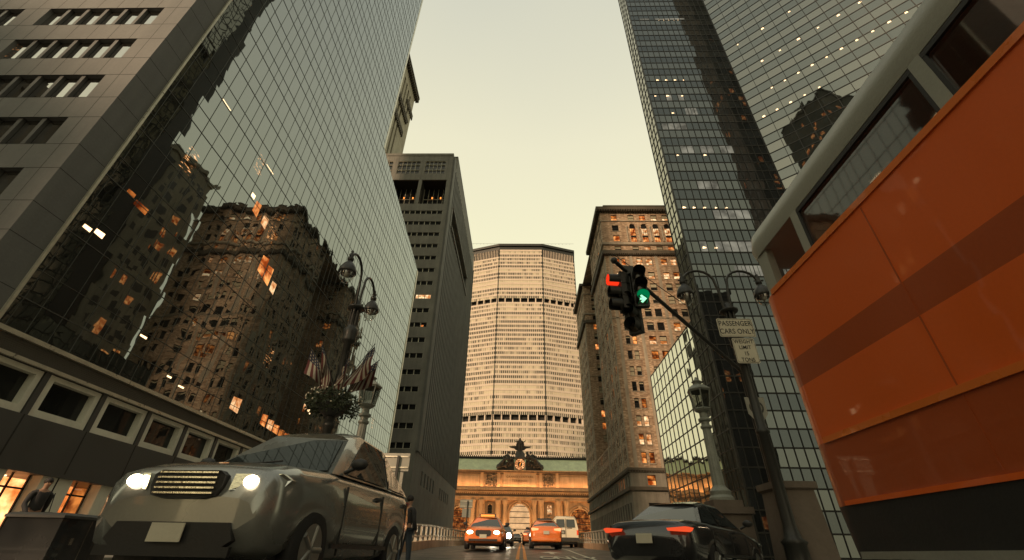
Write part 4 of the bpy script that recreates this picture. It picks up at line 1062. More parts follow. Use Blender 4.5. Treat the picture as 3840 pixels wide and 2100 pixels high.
    for s in (-1, 1):
        m = MB(); yb = gh[0][3] + .3; zt = interp(st, yb)[1]; m.ball((s * (W + .10), yb, zt + .10), .12, .07, .075, 8); m.tube([(s * (W - .08), yb, zt), (s * (W + .06), yb, zt + .06)], .025, 6); m.build('mirror', 'plastic', t)
    # front end
    hz = zf - .14
    for s in (-1, 1):
        hs = MB(); hs.rings([[(s * x, y_, hz + z_) for x, y_, z_ in ((W - .52, yf - .005, -.07), (W - .10, yf + .16, -.06), (W - .05, yf + .24, .05), (W - .12, yf + .17, .10), (W - .50, yf + .0, .075))], [(s * x, y_ + .1, hz + z_) for x, y_, z_ in ((W - .52, yf - .005, -.07), (W - .10, yf + .16, -.06), (W - .05, yf + .24, .05), (W - .12, yf + .17, .10), (W - .50, yf + .0, .075))]], 0, True, False)
        hl = hs.build('headlight', 'chrome', t)
        m = MB(); m.ball((s * (W - .34), yf + .03, hz + .01), .22 if hot else (.15 if not near else .075), .06, .2 if hot else (.08 if not near else .06), 12); m.build('bulb', ('headhot' if hot else 'head') if lights == 'front' else 'lens', hl)
        m = MB(); f_ = .55 if near else 1; pts_ = ((W - .46, -.02 * f_), (W - .12, -.06 * f_), (W - .07, .07 * f_), (W - .14, .10 * f_), (W - .48, .06 * f_)); m.rings([[(s * x * k_, yr - .16 + o_ - .12 * (x - W + .46), zb_ - .15 + z_) for x, z_ in pts_] for k_, o_ in ((1, 0), (1, .20), (.985, .215))], 0, True, False); m.build('tail_light', 'tailhot' if lights == 'rear' and not near else ('tail' if lights == 'rear' else 'red'), t)
    m = MB(); m.rings([[(x * k, yf + o, hz + z * k) for x, z in ((-.36, -.04), (-.33, -.12), (-.2, -.15), (.2, -.15), (.33, -.12), (.36, -.04), (.36, .06), (.3, .10), (-.3, .10), (-.36, .06))] for k, o in ((1., .06), (1., -.035), (.92, -.03))], 0, True, False); m.build('grille', 'plastic', t)
    for a_, b_, c_ in ((yf, -1, .30), (yr, 1, .32)) if not near else ():
        m = MB(); m.rings([[(x, a_ + b_ * o_ * (1 if abs(x) < .5 else .55), z_) for o_, z_ in ((-.3, c_), (.03, c_ + .02), (.055, c_ + .08), (.05, c_ + .19), (-.3, c_ + .22))] for x in (-W + .12, -W + .2, -.5, 0, .5, W - .2, W - .12)], 0, True, False); m.build('bumper', paint, t)
    if near:
        m = MB()
        for k in range(5): m.box(-.30, .30, yf - .062, yf - .04, hz - .11 + k * .045, hz - .095 + k * .045)
        m.build('grille_bars', 'chrome', t)
        if lights == 'front':
            m = MB(); m.prism([(-.62, .46), (-.5, .38), (.5, .38), (.62, .46), (.55, .60), (-.55, .60)], 'y', yf - .03, yf + .1); m.build('lower_grille', 'plastic', t)
            for s_ in (-1, 1): m = MB(); m.ball((s_ * .72, yf + .07, .58), .07, .05, .05, 10); m.build('fog_lamp', 'lens', t)
            m = MB(); m.tube([(-W + .16, yf + .34, zf - .005), (-W + .22, gh[0][3] - .15, interp(st, gh[0][3] - .15)[1] + .0)], .008, 5); m.build('bonnet_seam', 'plastic', t)
        m = MB(); m.tube([(-.55, gh[0][3] - .02, interp(st, gh[0][3])[1] + .03), (.1, gh[0][3] + .12, interp(st, gh[0][3])[1] + .12)], .012, 5); m.build('wiper', 'plastic', t)
    m = MB(); m.box(-W + .3, W - .3, yf - .062, yf - .02, .33, .41); m.build('air_intake', 'plastic', t)
    for y, o in ((yf - .075, 1), (yr + .062, -1)): m = MB(); m.box(-.16, .16, y, y + o * .012, .44, .59) if o == 1 else m.box(-.16, .16, y + o * .012, y, zb_ - .36, zb_ - .20); m.build('licence_plate', 'sign', t)
    if taxi:
        y0 = gh[1][0] + .25; z0 = gh[1][1]; m = MB(); m.rings([[(x, y0 - .12, z0), (x, y0 + .12, z0), (x, y0 + .09, z0 + .13), (x, y0 - .09, z0 + .13)] for x in (-.42, .42)], 0, True, False); m.build('roof_sign', 'plastic', t)
        m = MB(); m.box(-.36, .36, y0 - .121, y0 - .10, z0 + .03, z0 + .10); m.build('sign_panel', 'amber' if lights == 'front' else 'plastic', t)
    return t
sedan_st = [(-2.55, .42, .62, .72), (-2.45, .28, .80, .84), (-2.1, .22, .90, .91), (-1.2, .2, .97, .95), (-.9, .2, 1.0, .96), (.9, .2, 1.02, .96), (1.5, .22, 1.04, .95), (2.2, .26, 1.03, .90), (2.45, .34, .98, .84), (2.52, .42, .70, .74)]
sedan_gh = [(-.42, 1.40, .58, -1.12, .82), (-.15, 1.46, .61, -.9, .84), (.62, 1.46, .61, .72, .85), (1.0, 1.40, .58, 1.62, .80)]
camry_st = [(-2.4, .42, .60, .70), (-2.3, .28, .78, .84), (-1.9, .22, .90, .90), (-1.1, .2, .98, .92), (.9, .2, 1.02, .92), (1.6, .24, 1.08, .91), (2.2, .30, 1.08, .86), (2.36, .36, 1.02, .80), (2.42, .44, .72, .72)]
def at(x, y): return (x, y, zr(y))
t1 = car('taxi', 'orange taxi coming down the viaduct with both headlights on', 'taxi', 'taxi', at(-1.75, 25.5), 0, sedan_st, sedan_gh, (-1.5, 1.45), 'taxis on the viaduct', lights='front', taxi=True, W=.95)
t2 = car('taxi', 'orange taxi driving away with brake lights on, left of the white van', 'taxi', 'taxi', at(1.38, 30.0), R(180 - 2), camry_st, sedan_gh, (-1.4, 1.4), 'taxis on the viaduct', lights='rear', taxi=True, W=.91)
t2.rotation_euler.z = 0; t2.location = at(1.38, 30.2)
t2.rotation_euler.z = R(180)
t3 = car('taxi', 'farther orange taxi half hidden behind the taxi with brake lights', 'taxi', 'taxi', at(1.0, 52.0), R(180), camry_st, sedan_gh, (-1.4, 1.4), 'taxis on the viaduct', lights='rear', taxi=True, W=.91)
t4 = car('car', 'dark car with a dazzling headlight, half hidden behind the oncoming taxi', 'car', 'black', at(-1.55, 40.5), 0, camry_st, sedan_gh, (-1.4, 1.4), lights='front', hot=True, W=.91)
t5 = car('car', 'small distant dark car far up the viaduct before the station', 'car', 'black', at(-.9, 96), 0, camry_st, sedan_gh, (-1.4, 1.4), W=.91)
suv_st = [(-2.35, .5, .72, .76), (-2.28, .34, .95, .86), (-1.95, .28, 1.04, .92), (-1.1, .26, 1.10, .94), (1.0, .26, 1.14, .94), (1.9, .3, 1.16, .92), (2.25, .38, 1.14, .88), (2.32, .5, .8, .84)]
suv_gh = [(-.35, 1.62, .60, -1.15, .84), (0.0, 1.70, .66, -.9, .86), (.95, 1.70, .66, .9, .86), (1.75, 1.52, .62, 2.1, .84)]
t6 = car('car', 'large silver grey car rushing past close by at lower left', 'car', 'silver', (-3.1, 6.9, G), R(-3), [(a, b * 1.1, c * 1.13, d) for a, b, c, d in suv_st], [(a, b * 1.13, c, d, e) for a, b, c, d, e in suv_gh], (-1.45, 1.42), W=.94, wr=.40, lights='front', near=True)
t7 = car('car', 'black car turning at lower right in front of the brick tower', 'car', 'black', (3.9, 11.6, G), R(142), sedan_st, sedan_gh, (-1.5, 1.45), W=.95, lights='rear', near=True)

def van():
    Y = 41.7; t = thing('van', 'white passenger van with two rear windows driving away up the viaduct', 'van', at(3.45, Y), R(180))
    b = MB(); st = [(-2.8, .45, .9, .82), (-2.7, .35, 1.05, .92), (-2.0, .32, 1.25, .98), (2.55, .34, 1.3, .98), (2.7, .4, 1.28, .96)]
    b.rings([[(-w, y, zb), (-w, y, zt), (w, y, zt), (w, y, zb)] for y, zb, zt, w in st], 0, True, False)
    u = [(-1.9, 1.25, .94, 1.3), (-1.1, 2.0, .84, 1.3), (-.8, 2.08, .82, 1.3), (2.4, 2.08, .82, 1.3), (2.58, 1.96, .80, 1.3)]
    b.rings([[(-.97, y if k else y, 1.24), (-w - .05, y + (0), z - .18), (-w + .1, y, z), (w - .1, y, z), (w + .05, y, z - .18), (.97, y, 1.24)] for k, (y, z, w, _) in enumerate(u)], 0, True, True)
    b.quad([(-.97, 2.58, 1.24), (.97, 2.58, 1.24), (.97, 2.7, 1.28), (-.97, 2.7, 1.28)])
    b.build('body', 'white', t)
    for s in (-1, 1):
        m = MB(); m.quad([(s * .08, 2.67, 1.32), (s * .74, 2.67, 1.32), (s * .70, 2.61, 1.86), (s * .08, 2.61, 1.86)]); m.build('rear_window', 'autoglass', t)
        m = MB(); m.box(s * .84, s * .97, 2.66, 2.74, .80, 1.12); m.build('tail_light', 'tail', t)
        for y0 in (-.9, .3, 1.4): m = MB(); m.quad([(s * 1.0, y0, 1.32), (s * 1.0, y0 + .95, 1.32), (s * .92, y0 + .95, 1.85), (s * .92, y0, 1.85)]); m.build('side_window', 'autoglass', t)
        m = MB(); m.ball((s * 1.12, -1.5, 1.35), .12, .08, .16, 8); m.build('mirror', 'plastic', t)
        for y in (-1.8, 1.6): wheel(t, s * .82, y, .36, .24)
    MB().box(-.98, .98, 2.66, 2.86, .42, .62).build('bumper', 'plastic', t)
    MB().box(-.02, .02, 2.702, 2.712, .62, 1.9).box(-.5, -.08, 2.70, 2.74, 1.24, 1.27).build('door_seam', 'plastic', t)
    MB().box(.05, .45, 2.70, 2.715, .84, 1.10).build('plate_recess', 'plastic', t); MB().box(.12, .38, 2.716, 2.72, .89, 1.04).build('licence_plate', 'signback', t)
    MB().box(-.8, .8, -2.4, 2.4, .22, .45).build('underbody', 'plastic', t)
van()

def bus():
    X = 2.75; W = 2.5; y0, y1 = -8.2, 4.5
    t = thing('bus', 'huge orange red bus with pale roof, filling the right edge of the view', 'bus', (X + W / 2, (y0 + y1) / 2, G))
    L2 = (y1 - y0) / 2; w = W / 2
    def sec(zs, nm, mt, inset=0.):
        m = MB(); n = 8; rings = []
        for z, k in zs:
            c = .32; ww = w - k; ll = L2 - k; ring = []
            for cx_, cy_, a0 in ((ww - c, ll - c, 0), (-ww + c, ll - c, 90), (-ww + c, -ll + c, 180), (ww - c, -ll + c, 270)):
                for q in range(n + 1): a = R(a0 + 90 * q / n); ring.append((cx_ + c * math.cos(a), cy_ + c * math.sin(a), z))
            rings.append(ring)
        m.rings(rings, 0, True, True); return m.build(nm, mt, t)
    sec([(.42, .02), (.80, 0)], 'skirt', 'plastic')
    sec([(.80, .0), (1.31, 0)], 'shaded_lower_panel', 'busdark'); sec([(1.31, .0), (1.85, .0)], 'lower_body', 'busred')  # lower panel browner: shade low on the side put into its colour
    sec([(1.85, .0), (2.12, .0)], 'dark_band', 'busdark')
    sec([(2.12, .0), (2.88, .0)], 'waist_panel', 'busred')
    m = MB()
    for z, h, o in ((.80, .035, .03), (1.30, .05, .035), (2.86, .06, .03)): m = MB(); m.box(-w - o * .5, -w + .02, -L2 + .34, L2 - .34, z, z + h); m.build('side_trim', 'busred' if z < 1 else 'taxi', t)
    k = -L2 + 1.2
    while k < L2 - .6: m = MB(); m.box(-w - .003, -w + .02, k - .006, k + .006, .86, 2.84); m.build('panel_seam', 'busdark', t); k += 1.62
    m = MB(); m.box(-w - .03, -w + .02, -L2 + .34, L2 - .34, .42, .47); m.build('lower_trim', 'signback', t)
    # window band: pillars, glass both sides, roof
    k = -L2 + .3
    while k < L2 - .1:
        for s in (-1, 1): m = MB(); m.box(s * (w - .06), s * (w - .01), k - .05, k + .05, 2.88, 3.42); m.build('window_pillar', 'pale', t)
        k += 1.62
    for s in (-1, 1):
        for yy in (L2 - .32, -L2 + .32): m = MB(); m.box(s * (w - .12), s * (w - .04), yy - .09, yy + .09, 2.88, 3.42); m.build('window_pillar', 'pale', t)
    k = -L2 + .35
    while k < L2 - 1.6:
        for s in (-1, 1): g = MB(); g.quad([(s * (w - .03), k, 2.89), (s * (w - .03), k + 1.52, 2.89), (s * (w - .04), k + 1.52, 3.40), (s * (w - .04), k, 3.40)]); g.build('side_window', 'busglass', t)
        k += 1.62
    for yy in (L2 - .05, -L2 + .05): g = MB(); g.quad([(-w + .2, yy, 2.89), (w - .2, yy, 2.89), (w - .2, yy, 3.4), (-w + .2, yy, 3.4)]); g.build('end_window', 'busglass', t)
    sec([(3.42, .02), (3.55, .0), (3.70, .02), (3.83, .14), (3.90, .34)], 'roof', 'pale')
    m = MB()
    for q in range(9): m.box(-w - .012, -w + .02, -1.2, .1, .92 + q * .035, .94 + q * .035)
    m.build('vent_grille', 'plastic', t)
    m = MB(); m.box(-w - .008, -w + .02, 2.1, 2.5, .95, 1.22); m.build('service_flap', 'busdark', t)
    k = -L2 + .35
    while k < L2 - 1.6:
        m = MB()
        for za, zb in ((2.885, 2.92), (3.36, 3.40)): m.box(-w + .01, -w + .034, k, k + 1.52, za, zb)
        for ya in (k, k + 1.49): m.box(-w + .012, -w + .033, ya, ya + .03, 2.89, 3.40)
        m.build('rubber_seal', 'plastic', t); k += 1.62
    # seats inside
    for r_ in range(9):
        for s in (-1, 1): c = MB(); c.box(s * .35, s * 1.05, -L2 + 1.2 + r_ * 1.15, -L2 + 1.3 + r_ * 1.15, 2.3, 2.72); c.box(s * .35, s * 1.05, -L2 + .8 + r_ * 1.15, -L2 + 1.21 + r_ * 1.15, 2.2, 2.31); c.build('seat', 'plastic', t)
    for yy in (-L2 + 2.6, L2 - 2.6):
        for s in (-1, 1): wheel(t, s * (w - .16), yy, .48, .3)
    for s in (-1, 1): m = MB(); m.ball((s * .95, L2 - .02, .95), .16, .06, .10, 8); m.build('headlight', 'globe', t); 
bus()

# ------------------------------------------------------------------ lamp posts, lantern posts, flags, signals, signs
def twin_lamp(loc, rz, label):
    t = thing('street_lamp', label, 'street lamp', loc, rz, 'twin arm street lamps')
    p = MB(); p.lathe((0, 0, 0), [(.34, 0), (.34, .12), (.27, .2), (.25, .7), (.30, .76), (.20, .85), (.15, 1.1), (.13, 3.2), (.17, 3.25), (.17, 3.32), (.125, 3.38), (.11, 5.7), (.19, 5.76), (.21, 5.84), (.19, 5.9), (.21, 6.02), (.21, 6.18), (.15, 6.24), (.14, 6.3)], 20)
    for q in range(6): a = q * math.pi / 3; p.tube([(.115 * math.cos(a), .115 * math.sin(a), 6.28), (.115 * math.cos(a), .115 * math.sin(a), 6.88)], .028, 6)
    p.lathe((0, 0, 6.86), [(.14, 0), (.26, .03), (.27, .09), (.2, .13), (.11, .17), (.10, .3), (.07, .34), (.02, .36)], 16); p.tube([(0, 0, 6.25), (0, 0, 6.9)], .05, 8)
    p.build('pole', 'lampmetal', t)
    for s in (-1, 1):
        a = MB(); pts = [(s * .10, 0, 6.75), (s * .15, 0, 7.7)]
        for q in range(9): th = math.pi * q / 8; pts.append((s * (.70 - .52 * math.cos(th * .93)), 0, 7.85 + .58 * math.sin(th * .93) ** .8 if q else 7.85))
        a.tube(pts[:2] + pts[2:], .042, 8)
        a.build('arm', 'lampmetal', t)
        x = s * 1.22; z = 8.05
        f = MB(); f.lathe((x, 0, z - .02), [(.03, -.14), (.09, -.1), (.10, -.02), (.06, .05), (.08, .12), (.03, .18), (.05, .24), (.01, .3)], 12)
        f.tube([(x - .14, 0, z), (x + .16, 0, z + .02)], [.02, .035], 6); f.build('finial', 'lampmetal', t)
        h = MB(); h.lathe((x, 0, z - .56), [(.255, -.02), (.27, 0), (.26, .05), (.235, .16), (.17, .29), (.10, .36), (.07, .42)], 20); hd = h.build('lamp_hood', 'lampmetal', t)
        g = MB(); g.lathe((x, 0, z - .58), [(.225, 0), (.215, -.09), (.17, -.21), (.09, -.31), (.02, -.35)], 20); g.build('globe', 'globe', hd)
        b = MB(); b.ball((x, 0, z - .62), .09, .09, .11, 10); b.build('bulb', 'signback', hd)
    return t
twin_lamp((-5.3, 12.05, G), R(90), 'black twin arm street lamp at left, carrying flags and a flower basket')
twin_lamp((6.42, 12.05, G), 0, 'black twin arm street lamp at right, carrying two white traffic signs')

def lantern_post(loc, label):
    t = thing('lantern_post', label, 'lantern post', loc, 0, 'fluted lantern posts flanking the viaduct')
    b = MB(); b.box(-.5, .5, -.5, .5, 0, 1.45); b.box(-.58, .58, -.58, .58, 0, .25); b.box(-.58, .58, -.58, .58, 1.45, 1.62); b.box(-.40, .40, -.40, .40, 1.62, 1.80); b.build('pedestal', 'brownstone', t)
    c = MB(); n = 24; prof = [(.34, 1.8), (.34, 1.88), (.28, 1.95), (.30, 2.05), (.2, 2.15)] + [(.175 - .05 * k / 6, 2.2 + 1.6 * k / 6) for k in range(7)] + [(.17, 3.85), (.17, 3.9), (.12, 3.94), (.12, 4.02), (.19, 4.06), (.19, 4.12), (.12, 4.16), (.11, 4.3), (.2, 4.36)]
    c.rings([[((r * (1 - (.08 if 5 <= i <= 11 and q % 2 else 0))) * math.cos(2 * math.pi * q / n), (r * (1 - (.08 if 5 <= i <= 11 and q % 2 else 0))) * math.sin(2 * math.pi * q / n), z) for q in range(n)] for i, (r, z) in enumerate(prof)], 0, True, False)
    c.build('column', 'lantern', t)
    l = MB(); 
    def hexr(r, z): return [(r * math.cos(math.pi * q / 3 + .3), r * math.sin(math.pi * q / 3 + .3), z) for q in range(6)]
    l.rings([hexr(.22, 4.36), hexr(.27, 4.42), hexr(.25, 4.45)], 0, True, False)
    for q in range(6): l.tube([hexr(.25, 4.44)[q], hexr(.34, 5.0)[q]], .018, 5)
    l.rings([hexr(.34, 4.98), hexr(.39, 5.03), hexr(.37, 5.07), hexr(.2, 5.2), hexr(.14, 5.22)], 0, True, False); l.lathe((0, 0, 5.2), [(.13, 0), (.13, .1), (.17, .12), (.06, .2), (.03, .28)], 10)
    o = l.build('lantern', 'lantern', t)
    g = MB(); g.rings([hexr(.235, 4.45), hexr(.325, 4.99)], 0, False, False); g.build('lantern_glass', 'lanternglass', o)
    return t
lantern_post((-5.05, 14, G), 'grey fluted lantern post on a stone pedestal left of the viaduct, below the flags')
lantern_post((5.75, 14, G), 'grey fluted lantern post on a stone pedestal right of the viaduct, below the traffic signs')
p = thing('stone_pier', 'weathered stone pier with a capped top beside the bus at right', 'pier', (6.9, 12.6, G))
MB().rings([[(-w, -w, z), (w, -w, z), (w, w, z), (-w, w, z)] for z, w in ((0, .62), (.25, .62), (.3, .52), (1.9, .44), (1.95, .52), (2.1, .52))], 0, True, False).build('shaft', 'brownstone', p)

def basket():
    c = Vector((-5.3, 12.05, 3.55)); rr = random.Random(4)
    t = thing('flower_basket', 'round hanging basket of dark foliage and small white flowers on the left lamp', 'flower basket', c)
    b = MB(); b.lathe((0, 0, -.42), [(.16, 0), (.34, .12), (.46, .3), (.48, .36)], 14); b.build('bowl', 'plastic', t)
    f = MB(); fl = MB()
    for k in range(1500):
        a = rr.uniform(0, 2 * math.pi); u = rr.random() ** .5; z = rr.uniform(-1, 1); r = .74 * u * math.sqrt(max(.05, 1 - (z * .8) ** 2)); p_ = Vector((r * math.cos(a), r * math.sin(a), z * .30 - .05 * (u > .8)))
        s = rr.uniform(.03, .07); d = Vector((rr.uniform(-1, 1), rr.uniform(-1, 1), rr.uniform(-1, 1))).normalized(); e = d.orthogonal().normalized()
        f.quad([p_, p_ + (d + e * .5) * s, p_ + d * s * 2, p_ + (d - e * .5) * s])
    for k in range(46):
        a = rr.uniform(0, 2 * math.pi); z = rr.uniform(-.6, 1.); r = .76 * math.sqrt(max(.1, 1 - (z * .7) ** 2)); fl.ball((r * math.cos(a), r * math.sin(a), z * .32), .025, None, None, 6)
    for k in range(26):
        a = rr.uniform(0, 2 * math.pi); r = .62; ln_ = rr.uniform(.1, .42)
        for q in range(14):
            z = -.1 - ln_ * q / 14; rr_ = r + .10 * math.sin(q * .3); p_ = Vector((rr_ * math.cos(a) + rr.uniform(-.03, .03), rr_ * math.sin(a) + rr.uniform(-.03, .03), z)); d = Vector((rr.uniform(-1, 1), rr.uniform(-1, 1), -.4)).normalized(); e = d.orthogonal().normalized(); s = rr.uniform(.03, .055)
            f.quad([p_, p_ + (d + e * .5) * s, p_ + d * s * 2, p_ + (d - e * .5) * s])
    f.build('foliage', 'leaf', t); fl.build('blossom', 'flower', t)['kind'] = 'stuff'
basket()

def flag(base, tip, drop, wl, label, phase):
    t = thing('flag', label, 'flag', base, 0, 'flags on the left street lamp'); B = Vector(base); T = Vector(tip) - B
    m = MB(); m.tube([(0, 0, 0), T], [.014, .01], 6); m.ball(T, .022, None, None, 6); m.build('flag_pole', 'lampmetal', t)
    nu, nv = 26, 18; fl = MB(); A = T * .97; Bv = T * .30                   # hoist runs along the pole
    side = Vector((T.x, T.y, 0)).normalized(); nrm = side.cross(Vector((0, 0, 1)))
    def P(i, j):
        v = i / nu; u = j / nv                                                # v down the hoist, u along the fly (hangs)
        h = A + (Bv - A) * v
        sag = -wl * u * (1 - .10 * v)
        return h + Vector((0, 0, sag)) + side * (-.16 * u * math.sin(3 * v + phase) - .18 * u * v) + nrm * (.085 * math.sin(9 * v + 3 * u + phase) * (.3 + u) + .05 * math.sin(5 * u + phase * 2))
    for i in range(nu):
        for j in range(nv):
            if i < 14 and j < 7: k = 2 if not (i % 3 == 1 and j % 2 == 1) else 1
            else: k = (i // 2) % 2
            fl.quad([P(i, j), P(i + 1, j), P(i + 1, j + 1), P(i, j + 1)], k if k != 1 or True else 0, True)
    fl.build('cloth', ['fred', 'fwhite', 'fblue'], t)
fx, fy, fz = -5.3, 12.05, 3.95
for k, (a, ln, tz, lb) in enumerate([(200, 1.25, 1.25, 'striped flag leftmost on the lamp, hanging in broad folds'), (235, 1.05, 1.35, 'striped flag second from left, in front of the lamp pole'), (160, 1.1, 1.4, 'striped flag behind the leftmost one, mostly its dark starred corner showing'), (95, .5, 1.45, 'narrow furled striped flag hanging close behind the lamp pole'), (-12, 1.15, 1.45, 'striped flag highest on the right, its pole tip pointing up right'), (25, 1.25, 1.15, 'striped flag right of the lamp, hanging above the lantern post'), (-60, .75, 1.0, 'small furled striped flag low on the right side of the lamp')]):
    s = ln * .8
    flag((fx + .1 * math.cos(R(a)), fy + .1 * math.sin(R(a)), fz), (fx + s * math.cos(R(a)), fy + s * math.sin(R(a)), fz + tz * .88), .8, .78, lb, k * 1.3)

def signal():
    S = Vector((2.78, 9.6, 6.1)); dirn = Vector((4.27, 5.07, 0)).normalized()
    t = thing('traffic_signal', 'black traffic signal cluster on a mast arm, one lens red and one green arrow', 'traffic light', (8.6, 16.4, G))
    O = Vector((8.6, 16.4, G)); q = lambda p: Vector(p) - O
    a0 = S + Vector((0, 0, .22)) - dirn * .75
    arm = MB(); arm.tube([q(a0), q(S + dirn * 2 + Vector((0, 0, .2))), q(Vector((8.6, 16.4, 6.2)))], [.055, .06, .08], 10); arm.ball(q(a0), .09, None, None, 8)
    arm.build('mast_arm', 'lampmetal', t)
    g = MB(); g.tube([q(a0 + Vector((0, 0, .2))), q(Vector((8.6, 16.4, 7.6)))], .012, 5); g.build('guy_wire', 'lampmetal', t)
    pl = MB(); pl.lathe((0, 0, 0), [(.2, 0), (.2, .3), (.12, .4), (.1, 8.1), (.13, 8.15), (.02, 8.3)], 14); pl.build('pole', 'lampmetal', t)
    br = MB(); br.tube([q(S + Vector((0, 0, .2))), q(S - Vector((0, 0, 1.15)))], .05, 8); br.box(*sum([[v - .12, v + .12] for v in q(S + Vector((0, 0, .25)))], []))
    br.tube([q(S + dirn * .5 + Vector((0, 0, .2))), q(S + dirn * .35 + Vector((0, 0, -.3))), q(S + Vector((0.05, 0, -.55)))], .03, 6)
    br.build('bracket', 'lampmetal', t)
    def head(pos, ang, lit):
        e = bpy.data.objects.new('signal_head', None)
        hb = MB(); Rm = Matrix.Rotation(ang, 3, 'Z'); W3 = lambda x, y, z: q(pos) + Rm @ Vector((x, y, z))
        n = 20
        for k in range(3):
            zc = -.36 * k
            ring = lambda r, y: [W3(r * math.cos(2 * math.pi * i / n), y, zc + r * math.sin(2 * math.pi * i / n)) for i in range(n)]
            c = [(x, z) for x, z in ((-.17, -.17), (.17, -.17), (.17, .17), (-.17, .17))]
            hb.rings([[W3(x * f, y, zc + z * f) for x, z in c] for y, f in ((.22, .75), (.12, 1.0), (-.02, 1.03))], 0, True, False)
        hd = hb.build('signal_head', 'lampmetal', t)
        for k in range(3):
            zc = -.36 * k; v = MB(); rings = []
            for y, cut in ((-.0, 0), (-.30, 1)):
                rings.append([W3(.155 * math.cos(R(-50 + 280 * i / 16)), y, zc + .155 * math.sin(R(-50 + 280 * i / 16))) for i in range(17)])
            v.rings(rings, 0, False, True, False)
            rings = [[W3(.145 * math.cos(R(-50 + 280 * i / 16)), y, zc + .145 * math.sin(R(-50 + 280 * i / 16))) for i in range(17)] for y in (0, -.30)]
            v.rings(rings, 1 if lit == k else 0, False, True, False)
            v.build('visor', ['lampmetal', 'redl' if k == 0 else 'greenv'], hd)  # inside of a lit visor glows: lens light painted as emission
            l = MB(); l.rings([[W3(r * math.cos(2 * math.pi * i / n), y, zc + r * math.sin(2 * math.pi * i / n)) for i in range(n)] for r, y in ((.14, -.03), (.08, -.055), (.01, -.06))], 0, True, True)
            l.build('lens', ('redl' if k == 0 else 'lens') if lit == k else 'lens', hd)
            if lit == 2 and k == 2:
                ar = MB()
                for pts in (((-.10, -.025), (.03, -.025), (.03, .025), (-.10, .025)), ((.0, .10), (.10, 0), (.03, 0), (-.04, .07)), ((.0, -.10), (.10, 0), (.03, 0), (-.04, -.07))): ar.quad([W3(x * 1.15, -.075, zc + z * 1.15) for x, z in pts])
                ar.build('green_arrow', 'greenl', hd)
        return hd
    head(S + Vector((-.28, -.02, -.02)), R(-84), 0)          # faces the side street (left)
    head(S + Vector((.18, -.18, .02)), R(-6), 2)             # faces the camera
    head(S + Vector((-.02, .25, -.35)), R(170), -1)
    head(S + Vector((-.02, .02, -.62)), R(-40), -1)
signal()

sg = thing('traffic_sign', 'white sign reading PASSENGER CARS ONLY, upper one on the right street lamp', 'sign', (6.42, 11.80, 0), 0)
def plate(t, x0, x1, z0, z1, y, lines, size, sx, tilt):
    m = MB(); r = .05; pts = []
    for cx_, cz_, a0 in ((x1 - r, z1 - r, 0), (x0 + r, z1 - r, 90), (x0 + r, z0 + r, 180), (x1 - r, z0 + r, 270)):
        for k in range(5): a = R(a0 + 90 * k / 4); pts.append((cx_ + r * math.cos(a), cz_ + r * math.sin(a)))
    m.prism(pts, 'y', y, y + .012); m.build('sign_plate', 'sign', t)
    b = MB(); c = ((x0 + x1) / 2, (z0 + z1) / 2)
    P1 = [((px_ - c[0]) * .955 + c[0], (pz - c[1]) * .94 + c[1]) for px_, pz in pts]; P2 = [((px_ - c[0]) * .93 + c[0], (pz - c[1]) * .905 + c[1]) for px_, pz in pts]
    for k in range(len(pts)): j = (k + 1) % len(pts); b.quad([(P1[k][0], y - .002, P1[k][1]), (P1[j][0], y - .002, P1[j][1]), (P2[j][0], y - .002, P2[j][1]), (P2[k][0], y - .002, P2[k][1])])
    b.build('sign_border', 'ink', t)
    for tx, zz in lines: text_mesh('lettering', tx, size, 'ink', t, (c[0], y - .004, zz), (R(90), 0, 0), .001, sx, sp=1.05)
    t.rotation_euler.y = tilt
plate(sg, -.58, .47, 5.54, 6.14, 0, [('PASSENGER', 5.97), ('CARS ONLY', 5.71)], .23, .78, R(-.0))
sg2 = thing('traffic_sign', 'white sign reading WEIGHT LIMIT 15 TONS, lower one on the right street lamp', 'sign', (6.42, 11.80, 0), 0)
plate(sg2, -.28, .36, 4.72, 5.50, 0, [('WEIGHT', 5.38), ('LIMIT', 5.20), ('15', 5.01), ('TONS', 4.82)], .165, .85, 0)
se = thing('round_emblem_sign', 'small shield shaped sign with a round emblem, behind the bus at right', 'sign', (8.6, 16.1, 4.6))
MB().prism([(-.35, .5), (.35, .5), (.35, -.1), (0, -.55), (-.35, -.1)], 'y', 0, .02).build('sign_plate', 'signback', se)
m = MB(); m.rings([[(r * math.cos(2 * math.pi * q / 20), -.004 - o, .12 + r * math.sin(2 * math.pi * q / 20)) for q in range(20)] for r, o in ((.26, 0), (.20, .001))], 0, False, False); m.quad([(-.16, -.005, .0), (-.12, -.005, -.04), (.16, -.005, .24), (.12, -.005, .28)]); m.quad([(-.16, -.005, .24), (.12, -.005, -.04), (.16, -.005, .0), (-.12, -.005, .28)]); m.build('emblem', 'ink', se)

